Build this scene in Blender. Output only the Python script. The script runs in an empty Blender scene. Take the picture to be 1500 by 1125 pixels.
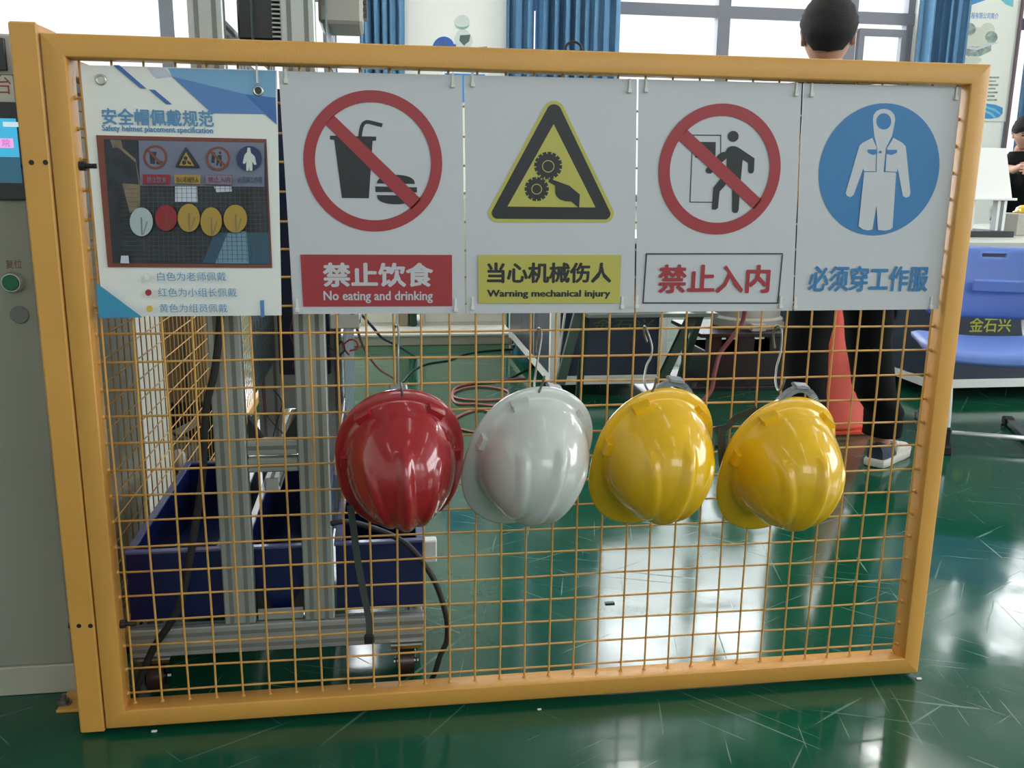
import bpy, math, random
from mathutils import Vector, Matrix
from mathutils.geometry import tessellate_polygon
random.seed(7)
SC = bpy.context.scene
COL = SC.collection
PI = math.pi

# ------------------------------------------------------------------ camera
RM = Matrix(((0.98981923, -0.14180921, 0.01216702), (-0.01914213, -0.21734230, -0.97590773), (0.14103711, 0.96573934, -0.21784412)))
CP = Vector((0.5275, -1.6091, 1.0246))
FPX = 1326.28
cam = bpy.data.cameras.new('camera')
cam.sensor_width = 36; cam.lens = FPX / 1500 * 36; cam.clip_start = 0.02; cam.clip_end = 100
camo = bpy.data.objects.new('camera', cam); COL.objects.link(camo)
rt = RM.transposed()
m4 = Matrix((( RM[0][0], -RM[1][0], -RM[2][0], CP[0]), (RM[0][1], -RM[1][1], -RM[2][1], CP[1]), (RM[0][2], -RM[1][2], -RM[2][2], CP[2]), (0, 0, 0, 1)))
camo.matrix_world = m4
SC.camera = camo

def ray(u, v):
    return rt @ Vector(((u - 750) / FPX, (v - 562.5) / FPX, 1))
def W(u, v, y):            # the point of the vertical plane at depth y seen at (u, v)
    d = ray(u, v); t = (y - CP.y) / d.y
    return CP + d * t
def F(u, v, z=0.0):        # the point of the horizontal plane at height z seen at (u, v)
    d = ray(u, v); t = (z - CP.z) / d.z
    return CP + d * t

# ------------------------------------------------------------------ world, exposure, lights
w = bpy.data.worlds.new('sky'); SC.world = w; w.use_nodes = True
w.node_tree.nodes['Background'].inputs[0].default_value = (0.92, 0.96, 1.0, 1)
w.node_tree.nodes['Background'].inputs[1].default_value = 1.0
SC.view_settings.view_transform = 'Standard'
SC.view_settings.look = 'None'
SC.view_settings.exposure = 0.35
SC.view_settings.gamma = 1.0
SC.view_settings.use_curve_mapping = False
SC.cycles.max_bounces = 8
SC.cycles.diffuse_bounces = 4
SC.cycles.glossy_bounces = 4
SC.cycles.transmission_bounces = 6
SC.cycles.transparent_max_bounces = 12
SC.cycles.sample_clamp_indirect = 6.0
SC.cycles.caustics_reflective = False
SC.cycles.caustics_refractive = False

def area(name, loc, rot, sx, sy, radiance, col=(1, 1, 1)):
    l = bpy.data.lights.new(name, 'AREA'); l.shape = 'RECTANGLE'; l.size = sx; l.size_y = sy
    l.energy = radiance * PI * sx * sy; l.color = col
    o = bpy.data.objects.new(name, l); COL.objects.link(o); o.location = loc; o.rotation_euler = rot
    return o
DAY = (0.95, 0.98, 1.0)
YW = 7.0                    # inner face of the far wall
# overcast daylight outside the windows of the far wall, one light per window opening
for cx_, wx_, lo_ in ((-2.1, 5.3, 6.5), (3.65, 4.6, 3.2), (8.0, 3.0, 3.2)):
    area('daylight', (cx_, YW + 0.4, 2.1), (-PI / 2, 0, 0), wx_, 2.7, lo_, DAY)          # buildings and haze low outside
    area('daylight', (cx_, YW + 0.4, 3.95), (-PI / 2, 0, 0), wx_, 1.0, 11.0, DAY)        # bright sky above them
# high windows of the wall behind the camera
area('daylight', (4.2, -6.3, 3.3), (PI / 2, 0, 0), 9.0, 1.9, 2.6, DAY)
# windows of the right-hand wall, beside the camera
area('daylight', (9.95, -1.6, 2.7), (0, PI / 2, 0), 3.2, 6.6, 6.5, DAY)

# ------------------------------------------------------------------ materials
def rgb(r, g, b):          # sRGB 0..255 to linear
    f = lambda c: (c / 255 / 12.92) if c / 255 <= 0.04045 else ((c / 255 + 0.055) / 1.055) ** 2.4
    return (f(r), f(g), f(b))
MATS = {}
def mat(name, col, rough=0.5, metal=0.0, var=0.0, scale=8.0, bump=0.0, bscale=60.0, emit=0.0, coat=0.0, spec=0.5, alpha=1.0, trans=0.0):
    if name in MATS: return MATS[name]
    m = bpy.data.materials.new(name); m.use_nodes = True; nt = m.node_tree
    b = nt.nodes['Principled BSDF']
    b.inputs['Base Color'].default_value = (*col, 1)
    b.inputs['Roughness'].default_value = rough
    b.inputs['Metallic'].default_value = metal
    b.inputs['Specular IOR Level'].default_value = spec
    b.inputs['Coat Weight'].default_value = coat
    b.inputs['Coat Roughness'].default_value = 0.05
    b.inputs['Transmission Weight'].default_value = trans
    b.inputs['Alpha'].default_value = alpha
    if emit:
        b.inputs['Emission Color'].default_value = (*col, 1); b.inputs['Emission Strength'].default_value = emit
    m.diffuse_color = (*col, 1)
    if var or bump:
        tc = nt.nodes.new('ShaderNodeTexCoord')
    if var:
        n = nt.nodes.new('ShaderNodeTexNoise'); n.inputs['Scale'].default_value = scale; n.inputs['Detail'].default_value = 6
        nt.links.new(tc.outputs['Object'], n.inputs['Vector'])
        r = nt.nodes.new('ShaderNodeValToRGB')
        r.color_ramp.elements[0].position = 0.3; r.color_ramp.elements[1].position = 0.7
        r.color_ramp.elements[0].color = (*[c * (1 - var) for c in col], 1)
        r.color_ramp.elements[1].color = (*[min(1, c * (1 + var)) for c in col], 1)
        nt.links.new(n.outputs['Fac'], r.inputs['Fac']); nt.links.new(r.outputs['Color'], b.inputs['Base Color'])
        mr = nt.nodes.new('ShaderNodeMapRange')
        mr.inputs['To Min'].default_value = max(0.02, rough - 0.08); mr.inputs['To Max'].default_value = min(1, rough + 0.08)
        nt.links.new(n.outputs['Fac'], mr.inputs['Value']); nt.links.new(mr.outputs['Result'], b.inputs['Roughness'])
    if bump:
        n2 = nt.nodes.new('ShaderNodeTexNoise'); n2.inputs['Scale'].default_value = bscale; n2.inputs['Detail'].default_value = 4
        nt.links.new(tc.outputs['Object'], n2.inputs['Vector'])
        bp = nt.nodes.new('ShaderNodeBump'); bp.inputs['Strength'].default_value = bump; bp.inputs['Distance'].default_value = 0.002
        nt.links.new(n2.outputs['Fac'], bp.inputs['Height']); nt.links.new(bp.outputs['Normal'], b.inputs['Normal'])
    MATS[name] = m
    return m

def floor_material():
    m = bpy.data.materials.new('green_epoxy'); m.use_nodes = True; nt = m.node_tree; N = nt.nodes; L = nt.links
    b = N['Principled BSDF']; tc = N.new('ShaderNodeTexCoord')
    n = N.new('ShaderNodeTexNoise'); n.inputs['Scale'].default_value = 1.3; n.inputs['Detail'].default_value = 8; n.inputs['Roughness'].default_value = 0.65
    L.new(tc.outputs['Object'], n.inputs['Vector'])
    r = N.new('ShaderNodeValToRGB'); r.color_ramp.elements[0].position = 0.35; r.color_ramp.elements[1].position = 0.72
    r.color_ramp.elements[0].color = (0.004, 0.062, 0.032, 1); r.color_ramp.elements[1].color = (0.010, 0.100, 0.053, 1)
    L.new(n.outputs['Fac'], r.inputs['Fac'])
    # thin scratches in several directions
    last = None
    for ang, sc, th in ((0.5, 5, 0.685), (1.35, 6, 0.69), (-0.35, 4, 0.68), (2.3, 7, 0.695), (0.9, 2.2, 0.69)):
        mp = N.new('ShaderNodeMapping'); mp.vector_type = 'TEXTURE'; mp.inputs['Rotation'].default_value = (0, 0, ang); mp.inputs['Scale'].default_value = (1 / (sc * 0.4), 1 / (sc * 17), 1)
        L.new(tc.outputs['Object'], mp.inputs['Vector'])
        q = N.new('ShaderNodeTexNoise'); q.inputs['Scale'].default_value = 1.0; q.inputs['Detail'].default_value = 2; q.inputs['Distortion'].default_value = 0.25
        L.new(mp.outputs['Vector'], q.inputs['Vector'])
        s = N.new('ShaderNodeMapRange'); s.inputs['From Min'].default_value = th; s.inputs['From Max'].default_value = th + 0.05
        L.new(q.outputs['Fac'], s.inputs['Value'])
        if last is None: last = s.outputs['Result']
        else:
            mx = N.new('ShaderNodeMath'); mx.operation = 'MAXIMUM'; L.new(last, mx.inputs[0]); L.new(s.outputs['Result'], mx.inputs[1]); last = mx.outputs[0]
    mix = N.new('ShaderNodeMix'); mix.data_type = 'RGBA'
    mix.inputs[7].default_value = (0.14, 0.26, 0.20, 1)
    k = N.new('ShaderNodeMath'); k.operation = 'MULTIPLY'; k.inputs[1].default_value = 0.40; L.new(last, k.inputs[0])
    L.new(k.outputs[0], mix.inputs[0]); L.new(r.outputs['Color'], mix.inputs[6]); L.new(mix.outputs[2], b.inputs['Base Color'])
    n3 = N.new('ShaderNodeTexNoise'); n3.inputs['Scale'].default_value = 3.5; n3.inputs['Detail'].default_value = 7
    L.new(tc.outputs['Object'], n3.inputs['Vector'])
    mr = N.new('ShaderNodeMapRange'); mr.inputs['From Min'].default_value = 0.35; mr.inputs['From Max'].default_value = 0.7
    mr.inputs['To Min'].default_value = 0.07; mr.inputs['To Max'].default_value = 0.19
    L.new(n3.outputs['Fac'], mr.inputs['Value'])
    ad = N.new('ShaderNodeMath'); ad.operation = 'MULTIPLY_ADD'; ad.inputs[1].default_value = 0.3; L.new(last, ad.inputs[0]); L.new(mr.outputs['Result'], ad.inputs[2])
    L.new(ad.outputs[0], b.inputs['Roughness'])
    b.inputs['Specular IOR Level'].default_value = 0.5
    n4 = N.new('ShaderNodeTexNoise'); n4.inputs['Scale'].default_value = 5; n4.inputs['Detail'].default_value = 3
    L.new(tc.outputs['Object'], n4.inputs['Vector'])
    bp = N.new('ShaderNodeBump'); bp.inputs['Strength'].default_value = 0.05; bp.inputs['Distance'].default_value = 0.01
    L.new(n4.outputs['Fac'], bp.inputs['Height']); L.new(bp.outputs['Normal'], b.inputs['Normal'])
    return m

M = dict(
    floor=floor_material(),
    yellow=mat('yellow_powder_coat', (0.68, 0.345, 0.075), 0.38, var=0.05, scale=5, bump=0.25, bscale=400),
    wire=mat('yellow_wire_coat', (0.60, 0.33, 0.09), 0.4, var=0.12, scale=40),
    wall=mat('white_wall_paint', (0.86, 0.86, 0.81), 0.7, var=0.02, scale=2),
    ceil=mat('ceiling_paint', (0.42, 0.43, 0.43), 0.8, var=0.03, scale=1),
    alu_win=mat('grey_window_frame', (0.16, 0.17, 0.20), 0.45, var=0.04),
    curtain=mat('blue_curtain_cloth', (0.11, 0.25, 0.41), 0.8, var=0.08, scale=20, bump=0.3, bscale=300),
    sheet=mat('grey_white_print', (0.585, 0.60, 0.645), 0.42, var=0.015, scale=3),
    board=mat('white_board_print', (0.84, 0.85, 0.82), 0.4, var=0.01, scale=3),
    ink_red=mat('red_ink', (0.36, 0.035, 0.045), 0.42), ink_black=mat('black_ink', (0.018, 0.020, 0.024), 0.42),
    ink_yellow=mat('yellow_ink', (0.50, 0.47, 0.10), 0.42), ink_blue=mat('blue_ink', (0.035, 0.20, 0.46), 0.42),
    ink_white=mat('white_ink', (0.56, 0.56, 0.60), 0.42),
    p_light=mat('print_light_blue', (0.20, 0.42, 0.66), 0.42), p_mid=mat('print_mid_blue', (0.10, 0.24, 0.55), 0.42),
    p_dark=mat('print_dark_blue', (0.055, 0.16, 0.46), 0.42), p_pale=mat('print_pale_blue', (0.58, 0.63, 0.74), 0.42),
    p_title=mat('print_title_blue', (0.10, 0.28, 0.52), 0.42), p_teal=mat('print_teal_blue', (0.05, 0.30, 0.50), 0.42),
    p_brown=mat('print_brown', (0.20, 0.055, 0.035), 0.42), p_night=mat('print_dark_scene', (0.022, 0.030, 0.042), 0.42, var=0.6, scale=30),
    p_grey=mat('print_sign_grey', (0.17, 0.19, 0.28), 0.42), p_mesh=mat('print_mesh_grey', (0.10, 0.10, 0.09), 0.5),
    p_pool=mat('print_floor_glare', (0.16, 0.30, 0.42), 0.42), p_pool2=mat('print_floor_blue', (0.03, 0.10, 0.17), 0.42), p_tan=mat('print_tan', (0.22, 0.17, 0.11), 0.42, var=0.3, scale=40),
    p_hy=mat('print_helmet_yellow', (0.42, 0.27, 0.05), 0.42), p_hr=mat('print_helmet_red', (0.28, 0.02, 0.03), 0.42), p_hw=mat('print_helmet_white', (0.42, 0.50, 0.52), 0.42),
    p_navy=mat('print_navy', (0.02, 0.035, 0.11), 0.42),
    h_red=mat('red_gloss_plastic', (0.34, 0.012, 0.018), 0.16, coat=0.6, var=0.03, scale=6),
    h_white=mat('white_gloss_plastic', (0.60, 0.62, 0.60), 0.18, coat=0.5, var=0.02, scale=6),
    h_yellow=mat('yellow_gloss_plastic', (0.86, 0.50, 0.012), 0.17, coat=0.5, var=0.04, scale=6),
    strap=mat('grey_band_plastic', (0.20, 0.22, 0.24), 0.3, var=0.1, scale=60),
    webbing=mat('dark_webbing', (0.045, 0.055, 0.05), 0.8, bump=0.5, bscale=300),
    steel=mat('galvanised_wire', (0.27, 0.27, 0.25), 0.35, metal=0.9), chrome=mat('polished_steel', (0.55, 0.55, 0.55), 0.15, metal=1.0),
    alu=mat('aluminium_profile', (0.42, 0.45, 0.43), 0.42, metal=0.55, var=0.05, scale=15), alu_l=mat('bright_aluminium', (0.66, 0.68, 0.68), 0.35, metal=0.4),
    slot=mat('profile_slot', (0.20, 0.215, 0.205), 0.6, metal=0.3),
    black=mat('black_plastic', (0.012, 0.012, 0.013), 0.4), blackm=mat('black_paint', (0.016, 0.017, 0.019), 0.3, var=0.2), rubber=mat('black_rubber', (0.013, 0.013, 0.014), 0.55),
    bin=mat('navy_blue_bin_plastic', (0.004, 0.011, 0.075), 0.3, var=0.08), binrim_lit=mat('bin_rim_window_shine', (0.10, 0.11, 0.24), 0.15),  # bin rim: window shine put into a paler colour than the body
    cab=mat('grey_green_cabinet_paint', (0.29, 0.295, 0.245), 0.55, var=0.03, scale=3), plinth=mat('pale_plinth_paint', (0.42, 0.42, 0.34), 0.5, var=0.03),
    cream=mat('cream_panel_paint', (0.60, 0.61, 0.53), 0.5, var=0.02), white=mat('white_panel_paint', (0.78, 0.79, 0.75), 0.45, var=0.02),
    brown=mat('brown_board', (0.17, 0.125, 0.08), 0.6, var=0.08, scale=8),
    peg=mat('grey_perforated_steel', (0.17, 0.23, 0.26), 0.4, var=0.05), pegd=mat('dark_perforated_steel', (0.09, 0.12, 0.13), 0.4, var=0.05),
    navy=mat('navy_panel', (0.020, 0.030, 0.055), 0.35, var=0.08, scale=3), top=mat('light_grey_worktop', (0.50, 0.52, 0.47), 0.4),
    dgreen=mat('dark_green_profile', (0.010, 0.045, 0.025), 0.4), gold=mat('yellow_green_lettering', (0.42, 0.42, 0.04), 0.5),
    olive=mat('olive_lettering', (0.10, 0.12, 0.05), 0.5),
    cone=mat('orange_red_cone_plastic', (0.78, 0.085, 0.045), 0.45, var=0.04), trouser=mat('black_trouser_cloth', (0.0035, 0.0035, 0.004), 0.9, spec=0.2, bump=0.6, bscale=40),
    shirt=mat('black_shirt_cloth', (0.006, 0.006, 0.007), 0.9, spec=0.2, bump=0.4, bscale=60),
    skin=mat('skin', (0.52, 0.27, 0.18), 0.5, var=0.04, scale=12), hair=mat('black_hair', (0.008, 0.007, 0.007), 0.85, bump=1.0, bscale=220),
    shoe=mat('off_white_shoe_cloth', (0.55, 0.53, 0.46), 0.7), shoe_n=mat('navy_shoe_cloth', (0.02, 0.03, 0.06), 0.7), sole=mat('cream_rubber', (0.62, 0.60, 0.52), 0.5),
    chair=mat('cornflower_blue_plastic', (0.13, 0.23, 0.62), 0.38, var=0.03), robot=mat('light_grey_robot_paint', (0.44, 0.45, 0.40), 0.4, var=0.05),
    hose=mat('dark_red_hose', (0.20, 0.045, 0.045), 0.5), hose_p=mat('pink_red_cable', (0.42, 0.14, 0.12), 0.45), bluew=mat('dark_blue_cable', (0.01, 0.025, 0.06), 0.5),
    redw=mat('red_wire', (0.35, 0.02, 0.03), 0.45), green_b=mat('green_button_plastic', (0.01, 0.13, 0.05), 0.35), grey_b=mat('grey_plug_plastic', (0.17, 0.18, 0.18), 0.45),
    text_red=mat('red_lettering', (0.34, 0.05, 0.05), 0.5), text_dr=mat('dark_red_lettering', (0.16, 0.04, 0.03), 0.5),
    bezel=mat('dark_grey_bezel', (0.035, 0.040, 0.045), 0.4), scr=mat('screen_blue', (0.05, 0.42, 0.68), 0.3, emit=0.55), scr_d=mat('screen_dark_blue', (0.03, 0.12, 0.20), 0.3, emit=0.4),
    scr_p=mat('screen_pink', (0.85, 0.35, 0.75), 0.3, emit=0.6), scr_w=mat('screen_white', (0.6, 0.75, 0.85), 0.3, emit=0.5), scr_v=mat('screen_violet', (0.35, 0.12, 0.5), 0.3, emit=0.4),
    lamp=mat('lamp_diffuser', (1.0, 0.98, 0.93), 0.4, emit=4.0), lamp_fill=mat('added_fill_tube', (1.0, 0.98, 0.94), 0.4, emit=34.0), lamp_b=mat('lamp_housing', (0.7, 0.7, 0.7), 0.4),
    glass=mat('clear_glass', (1, 1, 1), 0.02, alpha=0.06), grom=mat('nickel_grommet', (0.55, 0.55, 0.52), 0.3, metal=0.8), tie=mat('white_nylon', (0.72, 0.72, 0.68), 0.4),
    poster=mat('poster_paper', (0.78, 0.80, 0.72), 0.45), poster_b=mat('poster_blue', (0.03, 0.24, 0.58), 0.45), poster_c=mat('poster_cyan', (0.15, 0.50, 0.62), 0.45), poster_g=mat('poster_grey', (0.25, 0.32, 0.28), 0.5, var=0.5, scale=25), poster_l=mat('poster_light_grey', (0.58, 0.62, 0.53), 0.5),
    fig=mat('wall_print_white', (0.62, 0.68, 0.64), 0.5), fig_t=mat('wall_print_teal', (0.25, 0.40, 0.38), 0.5), fig_d=mat('wall_print_dark', (0.07, 0.12, 0.11), 0.5), fig_b=mat('wall_print_blue', (0.02, 0.10, 0.42), 0.5),
    beige=mat('beige_equipment_paint', (0.42, 0.41, 0.36), 0.5, var=0.04), lens=mat('eyeglass_wire', (0.25, 0.18, 0.14), 0.3, metal=0.6), eye=mat('eye_dark', (0.02, 0.015, 0.01), 0.2), lip=mat('lip', (0.42, 0.14, 0.12), 0.5),
)

# ------------------------------------------------------------------ mesh helpers
def org(p):
    v = Vector((0, 0, 0))
    while p is not None: v = v + p.location; p = p.parent
    return v
class MB:
    def __init__(s): s.v = []; s.f = []; s.mi = []
    def add(s, vs, fs):
        n = len(s.v); s.v += [Vector(a) for a in vs]; s.f += [tuple(i + n for i in f) for f in fs]; return s
    def box(s, a, b, bev=0.0):
        a = Vector(a); b = Vector(b)
        lo = Vector([min(a[i], b[i]) for i in range(3)]); hi = Vector([max(a[i], b[i]) for i in range(3)])
        if bev <= 0:
            vs = [(x, y, z) for x in (lo.x, hi.x) for y in (lo.y, hi.y) for z in (lo.z, hi.z)]
            return s.add(vs, [(0, 1, 3, 2), (4, 6, 7, 5), (0, 4, 5, 1), (2, 3, 7, 6), (0, 2, 6, 4), (1, 5, 7, 3)])
        # chamfered box: 24 vertices
        c = (lo + hi) / 2; h = (hi - lo) / 2; bev = min(bev, min(h) * 0.9)
        idx = {}; vs = []
        for sx in (-1, 1):
            for sy in (-1, 1):
                for sz in (-1, 1):
                    for k in range(3):
                        p = [c[0] + sx * (h[0] - (bev if k != 0 else 0)), c[1] + sy * (h[1] - (bev if k != 1 else 0)), c[2] + sz * (h[2] - (bev if k != 2 else 0))]
                        idx[(sx, sy, sz, k)] = len(vs); vs.append(p)
        fs = []
        for k in range(3):
            o = [i for i in range(3) if i != k]
            for sg in (-1, 1):
                q = []
                for a1, b1 in ((-1, -1), (1, -1), (1, 1), (-1, 1)):
                    t = [0, 0, 0]; t[k] = sg; t[o[0]] = a1; t[o[1]] = b1; q.append(idx[(*t, k)])
                fs.append(tuple(q))
            for a1 in (-1, 1):
                for b1 in (-1, 1):
                    t1 = [0, 0, 0]; t1[o[0]] = a1; t1[o[1]] = b1
                    t1[k] = -1; t2 = list(t1); t2[k] = 1
                    fs.append((idx[(*t1, o[0])], idx[(*t2, o[0])], idx[(*t2, o[1])], idx[(*t1, o[1])]))
        for sx in (-1, 1):
            for sy in (-1, 1):
                for sz in (-1, 1): fs.append(tuple(idx[(sx, sy, sz, k)] for k in range(3)))
        return s.add(vs, fs)
    def tube(s, pts, r, n=8, cap=True, flat=None):
        pts = [Vector(p) for p in pts]
        t0 = (pts[1] - pts[0]).normalized()
        up = Vector((0, 0, 1)) if abs(t0.z) < 0.9 else Vector((0, 1, 0))
        if flat is not None: up = Vector(flat[2])
        nx = t0.cross(up).normalized(); rings = []
        for i, p in enumerate(pts):
            t = (pts[min(i + 1, len(pts) - 1)] - pts[max(i - 1, 0)]).normalized()
            nx = (nx - t * nx.dot(t)).normalized(); ny = t.cross(nx)
            rr = r[i] if isinstance(r, (list, tuple)) else r
            if flat is None: rings.append([p + nx * math.cos(2 * PI * k / n) * rr + ny * math.sin(2 * PI * k / n) * rr for k in range(n)])
            else: rings.append([p + nx * a * flat[0] / 2 + ny * b * flat[1] / 2 for a, b in ((-1, -1), (1, -1), (1, 1), (-1, 1))])
        if flat is not None: n = 4
        vs = [q for rg in rings for q in rg]
        fs = [(i * n + k, i * n + (k + 1) % n, (i + 1) * n + (k + 1) % n, (i + 1) * n + k) for i in range(len(pts) - 1) for k in range(n)]
        if cap: fs += [tuple(range(n))[::-1], tuple((len(pts) - 1) * n + k for k in range(n))]
        return s.add(vs, fs)
    def cyl(s, a, b, r, n=20, r2=None): return s.tube([a, b], [r, r if r2 is None else r2], n)
    def prism(s, poly, d):        # planar polygon of 3-D points, pushed by the vector d
        d = Vector(d); n = len(poly); vs = [Vector(p) for p in poly]; vs += [p + d for p in vs]
        tri = tessellate_polygon([[Vector(p) for p in poly]])
        fs = [tuple(t) for t in tri] + [tuple(i + n for i in t[::-1]) for t in tri]
        fs += [(i, i + n, (i + 1) % n + n, (i + 1) % n) for i in range(n)]
        return s.add(vs, fs)
    def sheet(s, loops):          # flat face with holes
        vs = [Vector(p) for l in loops for p in l]
        return s.add(vs, [tuple(t) for t in tessellate_polygon([[Vector(p) for p in l] for l in loops])])
    def lathe(s, prof, c=(0, 0, 0), n=24, sx=1, sy=1):
        c = Vector(c); vs = [c + Vector((r * math.cos(2 * PI * k / n) * sx, r * math.sin(2 * PI * k / n) * sy, z)) for r, z in prof for k in range(n)]
        fs = [(i * n + k, i * n + (k + 1) % n, (i + 1) * n + (k + 1) % n, (i + 1) * n + k) for i in range(len(prof) - 1) for k in range(n)]
        fs += [tuple(range(n))[::-1], tuple((len(prof) - 1) * n + k for k in range(n))]
        return s.add(vs, fs)
    def ball(s, c, rx, ry=None, rz=None, n=16, m=10, half=False):
        ry = ry or rx; rz = rz or rx; c = Vector(c); rings = []
        a0 = 0 if half else -PI / 2
        prof = [(math.cos(a0 + (PI / 2 - a0) * i / m), math.sin(a0 + (PI / 2 - a0) * i / m)) for i in range(m + 1)]
        vs = [c + Vector((max(q, 1e-4) * rx * math.cos(2 * PI * k / n), max(q, 1e-4) * ry * math.sin(2 * PI * k / n), h * rz)) for q, h in prof for k in range(n)]
        fs = [(i * n + k, i * n + (k + 1) % n, (i + 1) * n + (k + 1) % n, (i + 1) * n + k) for i in range(m) for k in range(n)]
        fs += [tuple(range(n))[::-1]]
        return s.add(vs, fs)
    def xf(s, m):
        s.v = [m @ p for p in s.v]; return s
    def mesh(s, name, off=Vector((0, 0, 0))):
        me = bpy.data.meshes.new(name); me.from_pydata([tuple(p - off) for p in s.v], [], s.f); me.update(); return me
    def build(s, name, m, parent=None, smooth=False, label=None, angle=None):
        me = s.mesh(name, org(parent)); me.materials.append(m)
        if smooth or angle:
            for p in me.polygons: p.use_smooth = True
            if angle:
                try: me.set_sharp_from_angle(angle=math.radians(angle))
                except Exception: pass
        o = bpy.data.objects.new(name, me); COL.objects.link(o)
        if parent is not None: o.parent = parent
        if label: o['label'] = label
        return o
def tag(o, label, cat, group=None):
    o['label'] = label; o['category'] = cat
    if group: o['group'] = group
    return o
def thing(name, label, cat, loc=(0, 0, 0), group=None):
    o = bpy.data.objects.new(name, None); COL.objects.link(o); o.location = loc; o.empty_display_size = 0.05
    return tag(o, label, cat, group)
def struct(o): o['kind'] = 'structure'; return o
def copy_tree(o, parent=None):
    c = o.copy(); COL.objects.link(c); c.parent = parent
    for ch in [x for x in bpy.data.objects if x.parent == o]: copy_tree(ch, c)
    return c
def smoothpath(pts, k=6):
    pts = [Vector(p) for p in pts]; out = []
    for i in range(len(pts) - 1):
        p0 = pts[max(i - 1, 0)]; p1 = pts[i]; p2 = pts[i + 1]; p3 = pts[min(i + 2, len(pts) - 1)]
        for j in range(k):
            t = j / k
            out.append(0.5 * ((2 * p1) + (p2 - p0) * t + (2 * p0 - 5 * p1 + 4 * p2 - p3) * t * t + (3 * p1 - p0 - 3 * p2 + p3) * t ** 3))
    return out + [pts[-1]]
def glyphs(body, bold=0.0, res=2):
    c = bpy.data.curves.new('lettering', 'FONT'); c.body = body; c.offset = bold; c.resolution_u = res
    o = bpy.data.objects.new('lettering_source', c); COL.objects.link(o)
    dg = bpy.context.evaluated_depsgraph_get(); dg.update()
    me = bpy.data.meshes.new_from_object(o.evaluated_get(dg))
    vs = [v.co.copy() for v in me.vertices]; fs = [tuple(p.vertices) for p in me.polygons]
    bpy.data.objects.remove(o); bpy.data.curves.remove(c); bpy.data.meshes.remove(me)
    x0 = min(v.x for v in vs); x1 = max(v.x for v in vs); y0 = min(v.y for v in vs); y1 = max(v.y for v in vs)
    return [((v.x - x0) / (x1 - x0), (v.y - y0) / (y1 - y0)) for v in vs], fs
def put_text(mb, body, o, right, up, bold=0.0, res=2, shear=0.0):     # lettering filling the box at o spanned by right and up
    g, fs = glyphs(body, 0.0, res); o = Vector(o); right = Vector(right); up = Vector(up)
    if not bold: mb.add([o + right * (a + shear * b) + up * b for a, b in g], fs); return
    lat = body.isascii(); e1 = bold * (1.0 if lat else 0.8) / max(1, len(body)); e2 = bold * (0.25 if lat else 0.7); nrm = right.cross(up).normalized()     # bold strokes: shifted layers
    for k, (da, db) in enumerate(((-1, 0), (1, 0), (0, -1), (0, 1), (-.7, -.7), (.7, .7), (-.7, .7), (.7, -.7))):
        mb.add([o + right * (e1 + a * (1 - 2 * e1) + da * e1) + up * (e2 + b * (1 - 2 * e2) + db * e2) + nrm * 0.000008 * k for a, b in g], fs)

# ------------------------------------------------------------------ the room
XL, XR, YB, ZC = -5.0, 9.6, -6.0, 4.75
struct(MB().box((XL, YB, -0.1), (XR, YW + 0.3, 0)).build('floor', M['floor']))
struct(MB().box((XL, YB, ZC), (XR, YW + 0.3, ZC + 0.1)).build('ceiling', M['ceil']))
struct(MB().box((XL - 0.2, YB, 0), (XL, YW + 0.3, ZC)).build('wall_left', M['wall']))
wr = MB().box((XR, YB, 0), (XR + 0.2, -4.9, ZC)).box((XR, 1.7, 0), (XR + 0.2, YW + 0.3, ZC)).box((XR, -4.9, 0), (XR + 0.2, 1.7, 1.1)).box((XR, -4.9, 4.3), (XR + 0.2, 1.7, ZC))
struct(wr.build('wall_right', M['wall']))
wf = struct(MB().box((XR + 0.06, -4.9, 1.1), (XR + 0.14, 1.7, 1.16)).box((XR + 0.06, -4.9, 4.24), (XR + 0.14, 1.7, 4.3)).box((XR + 0.06, -4.9, 2.6), (XR + 0.14, 1.7, 2.72)).build('window_7', M['alu_win']))
for k in range(6): MB().box((XR + 0.05, -4.9 + 1.30 * k, 1.16), (XR + 0.15, -4.8 + 1.30 * k, 4.24)).build('mullion', M['alu_win'], wf)
MB().box((XR + 0.10, -4.85, 1.16), (XR + 0.104, 1.65, 4.24)).build('pane', M['glass'], wf)
# far wall with three window openings
OPEN = [(-4.5, 0.45), (1.72, 5.68), (6.72, 9.3)]
ZS, ZT = 0.85, 4.3
fw = MB(); x = XL
for a, b in OPEN:
    fw.box((x, YW, 0), (a, YW + 0.24, ZC)); x = b
    fw.box((a, YW, 0), (b, YW + 0.24, ZS)); fw.box((a, YW, ZT), (b, YW + 0.24, ZC))
fw.box((x, YW, 0), (XR, YW + 0.24, ZC))
struct(fw.build('wall_far', M['wall']))
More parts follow.
